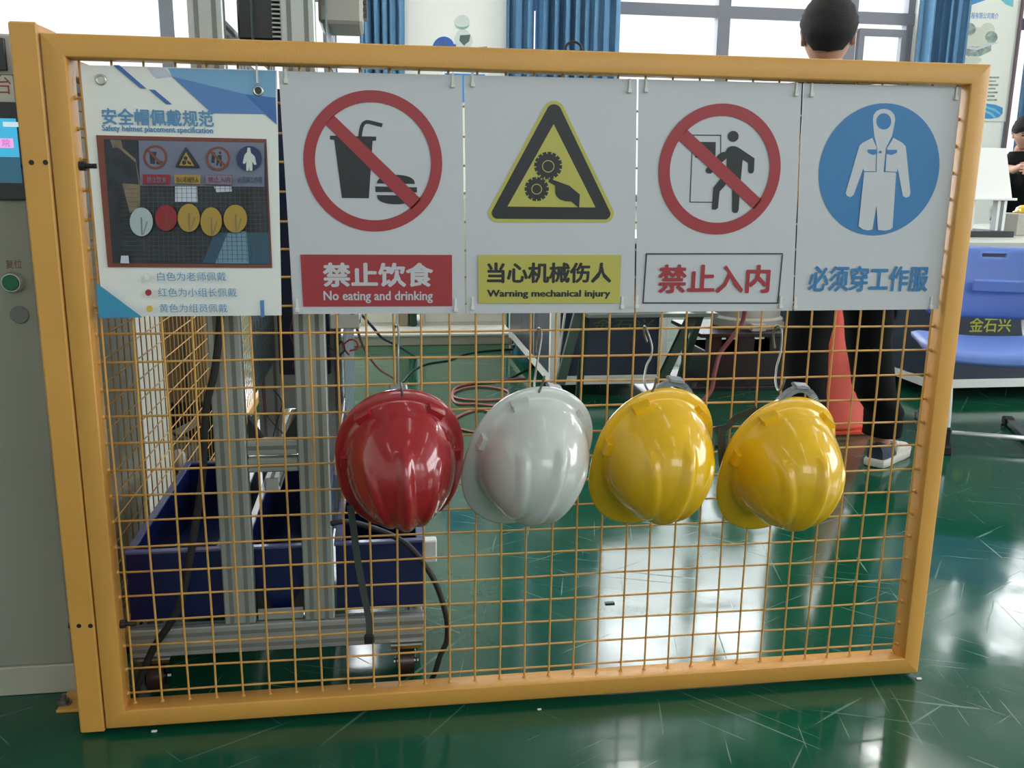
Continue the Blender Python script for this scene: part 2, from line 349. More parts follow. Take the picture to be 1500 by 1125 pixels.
# rear wall with a band of high windows
rw = MB(); rw.box((XL, YB - 0.2, 0), (XR, YB, 2.35)); rw.box((XL, YB - 0.2, 4.25), (XR, YB, ZC))
rx_ = XL
for a, b in ((0.0, 2.6), (3.2, 5.8), (6.4, 9.0)): rw.box((rx_, YB - 0.2, 2.35), (a, YB, 4.25)); rx_ = b
rw.box((rx_, YB - 0.2, 2.35), (XR, YB, 4.25))
struct(rw.build('wall_rear', M['wall']))
for i, (a, b) in enumerate([(0.0, 2.6), (3.2, 5.8), (6.4, 9.0)]):
    wf = struct(MB().box((a, YB - 0.14, 2.35), (a + 0.06, YB - 0.06, 4.25)).box((b - 0.06, YB - 0.14, 2.35), (b, YB - 0.06, 4.25)).box((a, YB - 0.14, 2.35), (b, YB - 0.06, 2.41)).box((a, YB - 0.14, 4.19), (b, YB - 0.06, 4.25))
                .box(((a + b) / 2 - 0.04, YB - 0.14, 2.4), ((a + b) / 2 + 0.04, YB - 0.06, 4.2)).build('window_%d' % (i + 4), M['alu_win']))
    MB().box((a, YB - 0.11, 2.4), (b, YB - 0.105, 4.2)).build('pane', M['glass'], wf)
# window frames of the far wall: fixed mullions, two transoms and an opening sash
def far_window(n, a, b, mull, sashes):
    y0, y1 = YW + 0.06, YW + 0.15
    t = struct(bpy.data.objects.new('window_%d' % n, None)); COL.objects.link(t)
    f = MB().box((a, y0, ZS), (a + 0.07, y1, ZT)).box((b - 0.07, y0, ZS), (b, y1, ZT)).box((a, y0, ZS), (b, y1, ZS + 0.07)).box((a, y0, ZT - 0.07), (b, y1, ZT))
    f.build('frame', M['alu_win'], t)
    for z in (2.60, 3.48): MB().box((a, y0 - 0.01, z - 0.055), (b, y1, z + 0.055)).build('transom', M['alu_win'], t)
    for mx in mull: MB().box((mx - 0.06, y0 - 0.012, ZS), (mx + 0.06, y1, ZT)).build('mullion', M['alu_win'], t)
    xs = [a] + mull + [b]
    for i in range(len(xs) - 1):
        for za, zb in ((ZS, 2.55), (2.65, 3.43), (3.53, ZT)):
            MB().box((xs[i] + 0.05, y0 + 0.04, za), (xs[i + 1] - 0.05, y0 + 0.046, zb)).build('pane', M['glass'], t)
    for (sa, sb) in sashes:
        s = MB()
        for q in ((sa, ZS + 0.07, sa + 0.055, 2.5), (sb - 0.055, ZS + 0.07, sb, 2.5), (sa + 0.055, 2.43, sb - 0.055, 2.5), (sa + 0.055, ZS + 0.07, sb - 0.055, ZS + 0.14)):
            s.box((q[0], y0 - 0.04, q[1]), (q[2], y0 + 0.02, q[3]))
        s.build('sash', M['alu_win'], t)
    MB().box((a - 0.02, YW - 0.06, ZS - 0.04), (b + 0.02, YW + 0.1, ZS)).build('sill', M['white'], t)
far_window(1, -4.5, 0.45, [-2.85, W(246, 30, YW + 0.1).x, 0.12], [])
far_window(2, 1.72, 5.68, [2.62, 3.76, 5.03], [(5.11, 5.60)])
far_window(3, 6.72, 9.3, [8.0], [])
struct(MB().box((XL, YW - 0.015, 0), (XR, YW, 0.1)).build('baseboard_far', M['plinth']))

# ceiling lamps in rows; those over the workbenches are added fill
def ceiling_light(lx, ly, front):
    t = thing('ceiling_light', 'long white twin-tube lamp under the ceiling ' + ('added over the workbenches to brighten the back' if front else 'in front of the mesh door'), 'lamp', (lx, ly, 4.1), 'long ceiling lamps ' + ('added over the workbenches to brighten the back' if front else 'in front of the mesh door'))
    MB().box((lx - 0.09, ly - 0.75, 4.13), (lx + 0.09, ly + 0.75, 4.19), 0.01).build('housing', M['lamp_b'], t)
    for s in (-1, 1):
        MB().tube([(lx + s * 0.05, ly - 0.7, 4.115), (lx + s * 0.05, ly + 0.7, 4.115)], 0.02, 10).build('tube', M['lamp_fill' if front else 'lamp'], t)
        MB().cyl((lx, ly + s * 0.5, 4.19), (lx, ly + s * 0.5, ZC), 0.006, 6).build('rod', M['steel'], t)
    return t
for i in range(3):
    for j in range(3):
        if not (j == 2 and i == 0): ceiling_light(-1.6 + 3.0 * i, -4.4 + 2.2 * j, False)
for i in range(5):
    for j in range(2): ceiling_light(-2.2 + 2.4 * i, 1.7 + 3.0 * j, True)  # unseen lamps, added to brighten the far wall and benches

# curtains of deep folds
def curtain(label, u0, u1, folds, y, z0, z1, cinch=None):
    a = W(u0, 60, y).x; b = W(u1, 60, y).x; n = folds * 10; rows = 14; mb = MB(); vs = []
    for j in range(rows + 1):
        z = z0 + (z1 - z0) * j / rows
        for i in range(n + 1):
            s = i / n; ph = 2 * PI * folds * (s + 0.012 * math.sin(9 * s + 1)) ; amp = 0.085 * (0.8 + 0.3 * math.sin(5.1 * s + 0.3 * z))
            xx = a + (b - a) * s
            if cinch: xx = (a + b) / 2 + (xx - (a + b) / 2) * (1 - cinch * max(0, (z1 - z) / (z1 - z0)))
            vs.append((xx + 0.02 * math.sin(ph * 2 + 1.3), y + amp * math.sin(ph) + 0.012 * math.sin(2.7 * ph), z))
    fs = [(j * (n + 1) + i, j * (n + 1) + i + 1, (j + 1) * (n + 1) + i + 1, (j + 1) * (n + 1) + i) for j in range(rows) for i in range(n)]
    mb.add(vs, fs)
    t = thing('curtain', label, 'curtain', ((a + b) / 2, y, z0))
    c = mb.build('curtain_cloth', M['curtain'], t, smooth=True)
    so = c.modifiers.new('thickness', 'SOLIDIFY'); so.thickness = 0.004
    MB().tube([(a - 0.02, y, z1 + 0.03), (b + 0.02, y, z1 + 0.03)], 0.015, 8).build('curtain_rail', M['steel'], t)
curtain('narrow blue pleated curtain left of the white wall with the figure print', 526, 594, 5, YW - 0.12, 0.15, 4.4, 0.22)
curtain('narrow blue curtain strip right of the white wall, left of the bright gap', 743, 779, 2, YW - 0.12, 0.15, 4.4)
curtain('broad blue pleated curtain between the bright gap and the wide window', 786, 905, 8, YW - 0.12, 0.15, 4.4)
curtain('blue pleated curtain hanging beside the tall wall poster', 1348, 1416, 5, YW - 0.12, 0.15, 4.4, 0.1)
# ------------------------------------------------------------------ flat art helper
class Art:
    def __init__(s, parent, y0): s.p = parent; s.y0 = y0; s.n = 0
    def pt(s, u, v, lift=0): q = W(u, v, s.y0); return Vector((q.x, q.y - lift, q.z))
    def up(s): s.n += 1; return 0.0005 + 0.00025 * s.n
    def poly(s, name, m, *loops, label=None):
        l = s.up(); o = None
        for lp in loops: o = MB().sheet([[s.pt(u, v, l) for u, v in lp]]).build(name, m, s.p, label=label)
        return o
    def text(s, body, box, m, bold=0.0, name='lettering', drop=0, fix=None):
        u0, v0, u1, v1 = box; vm = (v0 + v1) / 2; l = s.up(); mb = MB()
        a = s.pt(u0, vm - drop / 2, l); b = s.pt(u1, vm + drop / 2, l); h = (s.pt((u0 + u1) / 2, v0) - s.pt((u0 + u1) / 2, v1)).z
        o = Vector((a.x, a.y, a.z - h / 2))
        put_text(mb, body, o, b - a, (0, 0, h), bold)
        return mb.build(name, m, s.p)
def circ(c, r, n=40, a0=0, a1=2 * PI, ry=None):
    return [(c[0] + r * math.cos(a0 + (a1 - a0) * k / n), c[1] + (ry or r) * math.sin(a0 + (a1 - a0) * k / n)) for k in range(n if abs(a1 - a0 - 2 * PI) < 1e-6 else n + 1)]
def cr(ox, oy, s, pts): return [(ox + x / s, oy + y / s) for x, y in pts]
def thick(pts, w):         # stroked polyline as a polygon
    L, R = [], []
    for i, p in enumerate(pts):
        a = pts[max(i - 1, 0)]; b = pts[min(i + 1, len(pts) - 1)]; d = math.hypot(b[0] - a[0], b[1] - a[1]) or 1
        nx, ny = -(b[1] - a[1]) / d * w / 2, (b[0] - a[0]) / d * w / 2
        L.append((p[0] + nx, p[1] + ny)); R.append((p[0] - nx, p[1] - ny))
    return L + R[::-1]
def hull_circles(cs, n=14):     # convex outline round three circles given clockwise on screen
    pts = []
    for i, (cx, cy, r) in enumerate(cs):
        for k in range(48): pts.append((cx + r * math.cos(2 * PI * k / 48), cy + r * math.sin(2 * PI * k / 48)))
    pts = sorted(set(pts))
    def half(ps):
        h = []
        for p in ps:
            while len(h) >= 2 and (h[-1][0] - h[-2][0]) * (p[1] - h[-2][1]) - (h[-1][1] - h[-2][1]) * (p[0] - h[-2][0]) <= 0: h.pop()
            h.append(p)
        return h
    return half(pts)[:-1] + half(pts[::-1])[:-1]
def disc3(mb, cx, cz, y, ro, ri=0, n=64):
    if ri: 
        vs = [(cx + q * math.cos(2 * PI * k / n), y, cz + q * math.sin(2 * PI * k / n)) for q in (ro, ri) for k in range(n)]
        mb.add(vs, [(k, (k + 1) % n, n + (k + 1) % n, n + k) for k in range(n)])
    else: mb.sheet([[(cx + ro * math.cos(2 * PI * k / n), y, cz + ro * math.sin(2 * PI * k / n)) for k in range(n)]])
# ------------------------------------------------------------------ the yellow mesh door
DX0, DX1, DZ0, DZ1, TW, DD = 0.0, 1.646, 0.012, 1.2463, 0.0365, 0.045
door = thing('mesh_door', 'low yellow powder-coated steel door of welded wire mesh carrying five signs', 'safety fence', (0, 0, 0))
def mitre(a0, a1, b0, b1, name):    # a member with mitred ends: outer edge a0-a1, inner edge b0-b1
    mb = MB(); P = [a0, a1, b1, b0]; bv = 0.003
    f = [(p[0], 0.0, p[1]) for p in P]; cx = sum(p[0] for p in P) / 4; cz = sum(p[1] for p in P) / 4
    dx = a1[0] - a0[0]; dz = a1[1] - a0[1]; L = math.hypot(dx, dz); n = (-dz / L, dx / L)
    if (b0[0] - a0[0]) * n[0] + (b0[1] - a0[1]) * n[1] < 0: n = (-n[0], -n[1])
    wd = abs((b0[0] - a0[0]) * n[0] + (b0[1] - a0[1]) * n[1])
    # cross-section (distance from the outer edge, depth), rounded corners
    cs = [(0, bv), (bv * .3, bv * .3), (bv, 0), (wd - bv, 0), (wd - bv * .3, bv * .3), (wd, bv), (wd, DD - bv), (wd - bv, DD), (bv, DD), (0, DD - bv)]
    vs = []
    for (o, i) in ((a0, b0), (a1, b1)):
        for q, d in cs:
            s = q / wd; vs.append((o[0] + (i[0] - o[0]) * s, d, o[1] + (i[1] - o[1]) * s))
    k = len(cs); fs = [(j, (j + 1) % k, k + (j + 1) % k, k + j) for j in range(k)] + [tuple(range(k))[::-1], tuple(range(k, 2 * k))]
    return mb.add(vs, fs).build(name, M['yellow'], door, angle=60)
e = 0.0004
mitre((DX0, DZ1), (DX1, DZ1), (DX0 + TW, DZ1 - TW), (DX1 - TW, DZ1 - TW), 'top_rail')
mitre((DX0, DZ0), (DX1, DZ0), (DX0 + TW, DZ0 + TW), (DX1 - TW, DZ0 + TW), 'bottom_rail')
mitre((DX0, DZ0 + e), (DX0, DZ1 - e), (DX0 + TW, DZ0 + TW), (DX0 + TW, DZ1 - TW), 'stile')
mitre((DX1, DZ0 + e), (DX1, DZ1 - e), (DX1 - TW, DZ0 + TW), (DX1 - TW, DZ1 - TW), 'stile')
YWIRE = 0.0265
vmesh = None; r = 0.00205
zb, zt = DZ0 + TW - 0.002, DZ1 - TW + 0.002
for i in range(32):
    x = 0.0486 + i * 0.05
    mb = MB()
    pts = [(0.003 * math.sin(i * 3.1), 0, 0), (0, 0, 0.01)] + [(0.0012 * math.sin(i * 2.3 + k * 1.1), 0, 0.01 + (zt - zb - 0.02) * k / 8) for k in range(1, 8)] + [(0, 0, zt - zb - 0.01), (0, 0, zt - zb)]
    mb.tube([(x + p[0], YWIRE - 0.0017, zb + p[2]) for p in pts], r, 8)
    mb.ball((x, YWIRE - 0.001, zb + 0.002), 0.0042, 0.004, 0.003, 8, 4)
    mb.build('vertical_wire', M['wire'], door, smooth=True)
xa, xb = DX0 + TW - 0.002, DX1 - TW + 0.002
for i in range(23):
    z = 0.0681 + i * 0.0492
    mb = MB(); nx = 10
    mb.tube([(xa + (xb - xa) * k / nx, YWIRE + 0.0017 + 0.0008 * math.sin(i + k * 1.7), z + 0.0012 * math.sin(i * 1.9 + k * 0.9)) for k in range(nx + 1)], r, 8)
    mb.ball((xb - 0.002, YWIRE + 0.001, z), 0.005, 0.0045, 0.004, 8, 4).ball((xa + 0.002, YWIRE + 0.001, z), 0.005, 0.0045, 0.004, 8, 4)
    mb.build('horizontal_wire', M['wire'], door, smooth=True)
for (u, v) in ((122, 243), (182, 914)):
    p = W(u, v, 0.02); q = Vector((DX0 + TW, 0.02, p.z))
    MB().cyl(q, q + Vector((0.010, 0, 0)), 0.008, 12).cyl(q + Vector((0.010, 0, 0)), q + Vector((0.028, -0.002, 0)), 0.0042, 10).build('hinge_bolt', M['black'], door, label='black hinge bolt', angle=40)
# hinge post beside the door
post = thing('fence_post', 'yellow square steel post at the left of the mesh door, bolted to the floor', 'post', (-0.024, 0.02, 0))
PX0, PX1 = -0.046, -0.0025
MB().box((PX0, 0.0, 0.006), (PX1, 0.09, 1.262), 0.003).build('post_tube', M['yellow'], post)
fp = MB().box((-0.117, 0.086, 0.0), (0.0, 0.157, 0.006), 0.001).build('foot_plate', M['yellow'], post)
bp_ = F(95, 1030, 0.006)
b_ = MB().cyl(bp_, bp_ + Vector((0, 0, 0.003)), 0.014, 16); b_.cyl(bp_, bp_ + Vector((0, 0, 0.011)), 0.009, 6); b_.cyl(bp_, bp_ + Vector((0, 0, 0.020)), 0.0045, 10)
b_.build('anchor_bolt', M['steel'], fp)
for (u, v) in ((46, 238), (66.5, 238), (115.5, 917), (132.5, 917)):
    p = W(u, v, -0.0005); p.x = min(p.x, -0.006) if u < 100 and u > 60 else p.x
    MB().tube([(p.x, 0.0002, p.z), (p.x, -0.0006, p.z)], 0.0042, 12).build('bolt_hole', M['black'], post)
for v in (243, 917):
    p = W(60 if v < 500 else 105, v, 0.02); MB().cyl((PX0 - 0.008, 0.022, p.z), (PX0, 0.022, p.z), 0.0055, 12).build('bolt_head', M['black'], post)

# ------------------------------------------------------------------ the five signs tied to the mesh
YS = 0.018
def sheet4(name, m, parent, tl, tr, br, bl, wave=0.0):
    q = [W(*p, YS) for p in (tl, tr, br, bl)]; n = 12; mb = MB(); vs = []
    for y in (0.0, 0.0014):
        for j in range(n + 1):
            for i in range(n + 1):
                s, t = i / n, j / n
                p = (q[0] * (1 - s) + q[1] * s) * (1 - t) + (q[3] * (1 - s) + q[2] * s) * t
                vs.append((p.x, YS + y, p.z))
    N = (n + 1) ** 2; fs = []
    for j in range(n):
        for i in range(n):
            a = j * (n + 1) + i; fs += [(a, a + 1, a + n + 2, a + n + 1), (N + a, N + a + n + 1, N + a + n + 2, N + a + 1)]
    for i in range(n):
        a, b = i, n * (n + 1) + i; fs += [(a, N + a, N + a + 1, a + 1), (b, b + 1, N + b + 1, N + b)]
        a, b = i * (n + 1), i * (n + 1) + n; fs += [(a, a + n + 1, N + a + n + 1, N + a), (b, N + b, N + b + n + 1, b + n + 1)]
    return mb.add(vs, fs).build(name, m, parent)
def ties(parent, pts):
    for (u, v, up) in pts:
        p = W(u, v, YS - 0.001); mb = MB()
        s = 1 if up else -1
        mb.box((p.x - 0.002, YS - 0.003, p.z - 0.003), (p.x + 0.002, YS - 0.0008, p.z + 0.018), 0.0004)
        hz = p.z - 0.003 if up else p.z + 0.0
        mb.box((p.x - 0.0035, YS - 0.006, p.z - 0.006), (p.x + 0.0035, YS - 0.0005, p.z + 0.001), 0.0008)
        mb.build('cable_tie', M['tie'], parent)
# 1 helmet rules board
s1 = thing('safety_board', 'white helmet-rules board with blue corners and a photo of hanging helmets', 'sign', W(265, 463, YS))
sheet4('board_sheet', M['board'], s1, (117.5, 95), (405.5, 103), (412.5, 462), (151, 464))
A = Art(s1, YS); c6 = lambda p: cr(110, 80, 4.6875, p); c7 = lambda p: cr(110, 300, 4.6875, p)
A.poly('corner_shape', M['p_light'], c6([(640, 92), (1378, 112), (1378, 296), (1165, 272), (665, 150)]))
A.poly('corner_shape', M['p_pale'], c6([(500, 90), (610, 92), (668, 150), (560, 165)]))
A.poly('corner_shape', M['p_mid'], c6([(665, 150), (1165, 272), (1305, 408), (940, 402)]))
A.poly('corner_shape', M['p_dark'], c6([(1165, 272), (1378, 296), (1385, 480), (1305, 408)]))
A.poly('corner_stripe', M['p_dark'], c6([(262, 72), (306, 73), (492, 235), (452, 233)]), c6([(508, 240), (548, 242), (668, 342), (628, 341)]))
A.text('安全帽佩戴规范', (149.5, 160, 313.5, 184.5), M['p_title'], 0.03, drop=4.2)
A.text('Safety helmet placement specification', (150, 185, 312.5, 196), M['p_title'], 0.08, drop=3.8)
A.poly('photo_border', M['p_brown'], c6([(147, 553), (1315, 580)]) + c7([(1355, 432), (227, 427)]))
A.poly('photo_scene', M['p_night'], c6([(200, 580), (1310, 606)]) + c7([(1340, 410), (262, 400)]))
A.poly('photo_wall', M['p_tan'], c6([(245, 585), (320, 588), (330, 640), (420, 720), (450, 900), (450, 1040), (380, 1090), (330, 900), (250, 600)]))
A.poly('photo_machine', M['p_night'], c6([(225, 640), (300, 640), (420, 740), (440, 890), (260, 880)]))
A.poly('photo_floor', M['p_pool2'], c7([(880, 395), (960, 190), (1330, 190), (1338, 405)]))
A.poly('photo_glare', M['p_pool'], c7([(965, 400), (1050, 190), (1180, 180), (1195, 402)]))
A.poly('photo_signs', M['p_grey'], c6([(440, 590), (1302, 606), (1302, 908), (450, 900)]))
A.poly('photo_window', M['p_pale'], c6([(690, 905), (840, 905), (845, 1015), (690, 1010)]), c6([(955, 905), (1075, 905), (1080, 940), (975, 945)]))
# thin mesh lines of the printed photo
ml = A.up(); mb = MB()
for i in range(26):
    u = 470 + i * 33; q = [(u, 905), (u + 3, 905), (u + 12 + i * 0.6, 1425), (u + 9 + i * 0.6, 1425)]
    mb.sheet([[A.pt(110 + x / 4.6875, 80 + y / 4.6875, ml) for x, y in q]])
for j in range(17):
    v = 920 + j * 30
    mb.sheet([[A.pt(110 + x / 4.6875, 80 + y / 4.6875, ml) for x, y in ((330, v), (1315, v), (1315, v + 2.5), (330, v + 2.5))]])
mb.build('photo_mesh', M['p_mesh'], s1)['kind'] = 'stuff'
for (cx, cy) in ((555, 706), (985, 715)):
    A.poly('photo_ring', M['p_brown'], c6(circ((cx, cy), 83, 32))); A.poly('photo_ring_field', M['p_grey'], c6(circ((cx, cy), 66, 32)))
    if cx < 800:
        A.poly('photo_symbol', M['p_night'], c6([(515, 668), (565, 668), (552, 752), (522, 750)]), c6(circ((585, 742), 25, 16, ry=14)))
    else:
        A.poly('photo_symbol', M['p_night'], c6(circ((1000, 675), 9, 12)), c6([(985, 690), (1010, 690), (1012, 770), (1000, 770), (996, 735), (982, 765), (972, 760)]))
        A.poly('photo_symbol', M['p_night'], c6([(945, 670), (965, 672), (962, 745), (940, 742)]))
    A.poly('photo_ring_bar', M['p_brown'], c6([(cx - 62, cy - 50), (cx - 50, cy - 62), (cx + 62, cy + 50), (cx + 50, cy + 62)]))
A.poly('photo_triangle', M['p_night'], c6(hull_circles([(767, 645, 9), (852, 772, 9), (705, 766, 9)])))
A.poly('photo_triangle_field', M['p_hy'], c6([(767, 670), (825, 765), (720, 762)]))
A.poly('photo_symbol', M['p_night'], c6(circ((765, 712), 14, 16)), c6(circ((755, 742), 15, 16)), c6([(775, 725), (805, 745), (800, 758), (780, 750)]))
A.poly('photo_disc', M['p_navy'], c6(circ((1200, 714), 86, 32)))
A.poly('photo_symbol', M['fig'], c6([(1188, 640), (1206, 640), (1212, 675), (1238, 700), (1250, 755), (1235, 758), (1222, 735), (1222, 798), (1203, 798), (1200, 770), (1196, 798), (1180, 798), (1180, 735), (1168, 752), (1155, 745), (1168, 690), (1185, 670)]))
A.poly('photo_label', M['p_hr'], c6([(474, 822), (660, 824), (662, 890), (474, 888)]))
A.poly('photo_label', M['p_hy'], c6([(688, 824), (868, 828), (866, 888), (690, 884)]))
A.poly('photo_label', M['p_brown'], c6([(900, 824), (1085, 828), (1083, 895), (900, 892)]))
A.poly('photo_label_field', M['p_grey'], c6([(903, 827), (1082, 831), (1080, 892), (903, 889)]))
for body, x0, x1, m in (('禁止饮食', 502, 636, 'p_grey'), ('当心机械伤人', 702, 856, 'p_night'), ('禁止入内', 920, 1072, 'p_hr'), ('必须穿工作服', 1122, 1290, 'p_navy')):
    A.text(body, (110 + x0 / 4.6875, 80 + 838 / 4.6875, 110 + x1 / 4.6875, 80 + 880 / 4.6875), M[m], 0.01)
for cx, cy, rx, ry, m in ((465, 115, 79, 98, 'p_hw'), (635, 88, 75, 88, 'p_hr'), (790, 88, 76, 96, 'p_hy'), (943, 113, 73, 98, 'p_hy'), (1108, 93, 80, 95, 'p_hy')):
    A.poly('photo_helmet', M[m], c7(circ((cx, cy), rx, 28, ry=ry)))
    A.poly('photo_helmet_rib', M['p_tan' if m == 'p_hy' else 'p_grey' if m == 'p_hw' else 'p_brown'], c7([(cx - 4, cy - 30), (cx + 6, cy - 30), (cx + 10, cy + 88), (cx, cy + 88)]), c7([(cx + 38, cy - 5), (cx + 44, cy), (cx + 16, cy + 88), (cx + 10, cy + 86)]))
A.poly('photo_glint', M['p_pale'], c7([(330, 345), (380, 345), (385, 398), (325, 396)]))
A.poly('corner_shape', M['p_teal'], c7([(161, 530), (475, 765), (180, 770)]))
A.poly('corner_stripe', M['p_mid'], c7([(235, 716), (262, 722), (312, 766), (288, 766)]), c7([(1275, 650), (1303, 648), (1308, 764), (1281, 764)]))
A.poly('legend_dot', M['p_pale'], c7(circ((507, 490), 25, 24))); A.poly('legend_dot', M['board'], c7(circ((507, 490), 22, 24)))
A.poly('legend_dot', M['ink_red'], c7(circ((517, 596), 22, 24))); A.poly('legend_dot', mat('legend_yellow', (0.72, 0.50, 0.07), 0.4), c7(circ((525, 706), 22, 24)))
for body, q in (('白色为老师佩戴', (577, 457, 1045, 517)), ('红色为小组长佩戴', (582, 565, 1118, 625)), ('黄色为组员佩戴', (592, 673, 1055, 731))):
    A.text(body, (110 + q[0] / 4.6875, 300 + q[1] / 4.6875, 110 + q[2] / 4.6875, 300 + q[3] / 4.6875), M['p_title'], 0.0)
for (cx, cy) in ((177, 172), (1257, 248)):
    p = W(110 + cx / 4.6875, 80 + cy / 4.6875, YS - 0.001); mb = MB(); n = 20; vs = []
    prof = [(0.0052, 0.0), (0.0056, -0.0016), (0.0072, -0.0020), (0.0086, -0.0012), (0.0090, 0.0)]
    for rr, yy in prof:
        vs += [(p.x + rr * math.cos(2 * PI * k / n), YS - 0.0012 + yy, p.z + rr * math.sin(2 * PI * k / n)) for k in range(n)]
    mb.add(vs, [(i * n + k, i * n + (k + 1) % n, (i + 1) * n + (k + 1) % n, (i + 1) * n + k) for i in range(4) for k in range(n)])
    g = mb.build('grommet', M['grom'], s1, smooth=True)
    MB().tube([(p.x, YS - 0.0016, p.z), (p.x, YS - 0.0019, p.z)], 0.0054, 16).build('grommet_hole', M['bezel' if cx > 600 else 'grom'], g)
p = W(377, 122, YS - 0.003)
MB().box((p.x - 0.0018, YS - 0.005, p.z), (p.x + 0.0018, YS - 0.003, p.z + 0.032), 0.0004).build('cable_tie', M['tie'], s1)
# 2 no eating and drinking
s2 = thing('prohibition_sign', 'grey-white sign with red no eating and drinking ring above a red text panel', 'sign', W(550, 458, YS))
sheet4('sign_sheet', M['sheet'], s2, (408, 104), (677, 110), (681, 459), (430, 460))
A = Art(s2, YS); c = lambda p: cr(440, 120, 4.891, p)
A.poly('cup_symbol', M['ink_black'], c([(212, 385), (543, 392), (543, 420), (518, 423), (491, 833), (298, 831), (243, 416), (213, 412)]), c(thick([(427, 395), (432, 355), (440, 320), (452, 298), (472, 286), (495, 288), (587, 311)], 27)))
A.poly('burger_symbol', M['ink_black'], c([(548, 727)] + [(684 - 136 * math.cos(PI * k / 16), 729 - 64 * math.sin(PI * k / 16) ** 0.8) for k in range(1, 16)] + [(820, 731)]),
       c([(537, 748), (835, 755), (835, 792), (537, 788)]), c([(548, 810), (822, 815)] + [(685 + 136 * math.cos(PI * k / 16), 814 + 63 * math.sin(PI * k / 16) ** 0.8) for k in range(1, 16)]))
mb = MB(); l = A.up(); disc3(mb, 0.5187, 1.0552, YS - l, 0.1185, 0.0990)
mb.sheet([[A.pt(440 + x / 4.891, 120 + y / 4.891, l) for x, y in ((180, 306), (236, 236), (866, 841), (795, 915))]])
mb.build('prohibition_ring', M['ink_red'], s2)
A.poly('text_panel', M['ink_red'], [(440, 372.7), (662, 373.3), (662.3, 448.3), (444.3, 449)])
A.text('禁止饮食', (473, 384.5, 634.5, 420.5), M['ink_white'], 0.045)
A.text('No eating and drinking', (474, 426, 634, 444), M['ink_white'], 0.06)
ties(s2, [(418.5, 117, 0), (663, 123, 0), (435, 452, 1), (667, 452, 1)])
# 3 mechanical injury warning
s3 = thing('warning_sign', 'grey-white sign with yellow triangle of gears catching a hand, middle of the five', 'sign', W(808, 458, YS))
sheet4('sign_sheet', M['sheet'], s3, (680, 110), (933, 116), (929, 458), (684, 459))
A = Art(s3, YS); c = lambda p: cr(710, 140, 5.625, p)
A.poly('triangle_border', M['ink_yellow'], c(hull_circles([(570, 134, 90), (988, 972, 75), (106, 968, 77)])))
A.poly('triangle', M['ink_black'], c(hull_circles([(570, 134, 62), (988, 974, 47), (104, 968, 47)])))
A.poly('triangle_field', M['ink_yellow'], c([(567, 235), (912, 922), (187, 914)]))
def gear(cx, cy, r0, r1, n, ph):
    pts = []
    for k in range(n):
        for da, rr in ((-0.36, r1), (0.36, r1), (0.40, r0), (0.60, r0)):
            a = ph + 2 * PI * (k + da) / n; pts.append((cx + rr * math.cos(a), cy + rr * math.sin(a)))
    return pts
A.poly('gear_symbol', M['ink_black'], c(gear(522, 578, 98, 116, 16, 0.1)), c(gear(427, 770, 84, 101, 14, 0.0)))
A.poly('gear_hub', M['ink_yellow'], c(circ((522, 583), 51, 32)), c(circ((427, 771), 44, 32)))
A.poly('gear_hub', M['ink_black'], c(circ((522, 583), 44, 32)), c(circ((427, 771), 37, 32)))
A.poly('hand_symbol', M['ink_black'], c([(528, 690), (524, 712), (580, 742), (580, 800), (590, 828), (620, 855), (665, 870), (712, 871), (770, 922), (776, 922), (782, 815), (695, 742), (570, 697), (558, 680)]))
A.poly('gear_gap', M['ink_yellow'], c([(507, 690), (518, 684), (524, 712), (514, 712)]), c([(560, 682), (572, 684), (575, 695), (563, 697)]))
A.poly('text_panel', M['ink_yellow'], [(700, 373.3), (909.5, 373.3), (906.9, 444), (700.7, 444.3)])
A.text('当心机械伤人', (713, 384.3, 895.3, 414.5), M['ink_black'], 0.045)
A.text('Warning mechanical injury', (713, 424.3, 893.5, 437.5), M['ink_black'], 0.10)
ties(s3, [(692, 122, 0), (922, 131, 0), (692, 449, 1), (911, 448, 1)])
# 4 no entry
s4 = thing('prohibition_sign', 'grey-white sign with red ring over a figure at a door and boxed red text', 'sign', W(1045, 456, YS))
sheet4('sign_sheet', M['sheet'], s4, (935.5, 116), (1174.5, 122), (1161, 455), (931.5, 457))
A = Art(s4, YS); c = lambda p: cr(950, 140, 5.357, p)
A.poly('door_symbol', M['ink_black'], c([(343, 306), (570, 308), (567, 660), (561, 660), (563, 316), (349, 314), (328, 832), (520, 834), (520, 841), (320, 839)]), c([(362, 363), (527, 365), (524, 487), (365, 487)]))
A.poly('figure_symbol', M['ink_black'], c(circ((663, 320), 43, 28)))
A.poly('figure_symbol', M['ink_black'], c([(600, 442), (622, 408), (645, 397), (675, 396), (705, 408), (830, 492), (826, 590), (818, 606), (803, 612), (787, 606), (780, 590), (782, 527), (737, 500), (722, 668), (718, 700), (608, 695), (612, 490), (580, 520), (500, 600), (488, 612), (462, 610), (446, 595), (448, 578), (545, 465), (575, 444)]))
A.poly('figure_symbol', M['ink_black'], c([(560, 655), (612, 680), (600, 705), (556, 752), (543, 882), (520, 898), (496, 890), (508, 722)]), c([(655, 680), (718, 690), (706, 895), (695, 918), (675, 922), (655, 905)]))
mb = MB(); l = A.up(); disc3(mb, 1.1435, 1.0505, YS - l, 0.1162, 0.0950)
mb.sheet([[A.pt(950 + x / 5.357, 140 + y / 5.357, l) for x, y in ((235, 350), (295, 262), (885, 818), (825, 893))]])
mb.build('prohibition_ring', M['ink_red'], s4)
A.poly('text_frame', M['ink_black'], [(945.7, 370.9), (1146.6, 370.6), (1146, 372.4), (947.5, 372.6), (942.5, 442.6), (1138, 442.9), (1144.8, 372.2), (1146.6, 371), (1139.7, 444.7), (940.5, 444.4)])
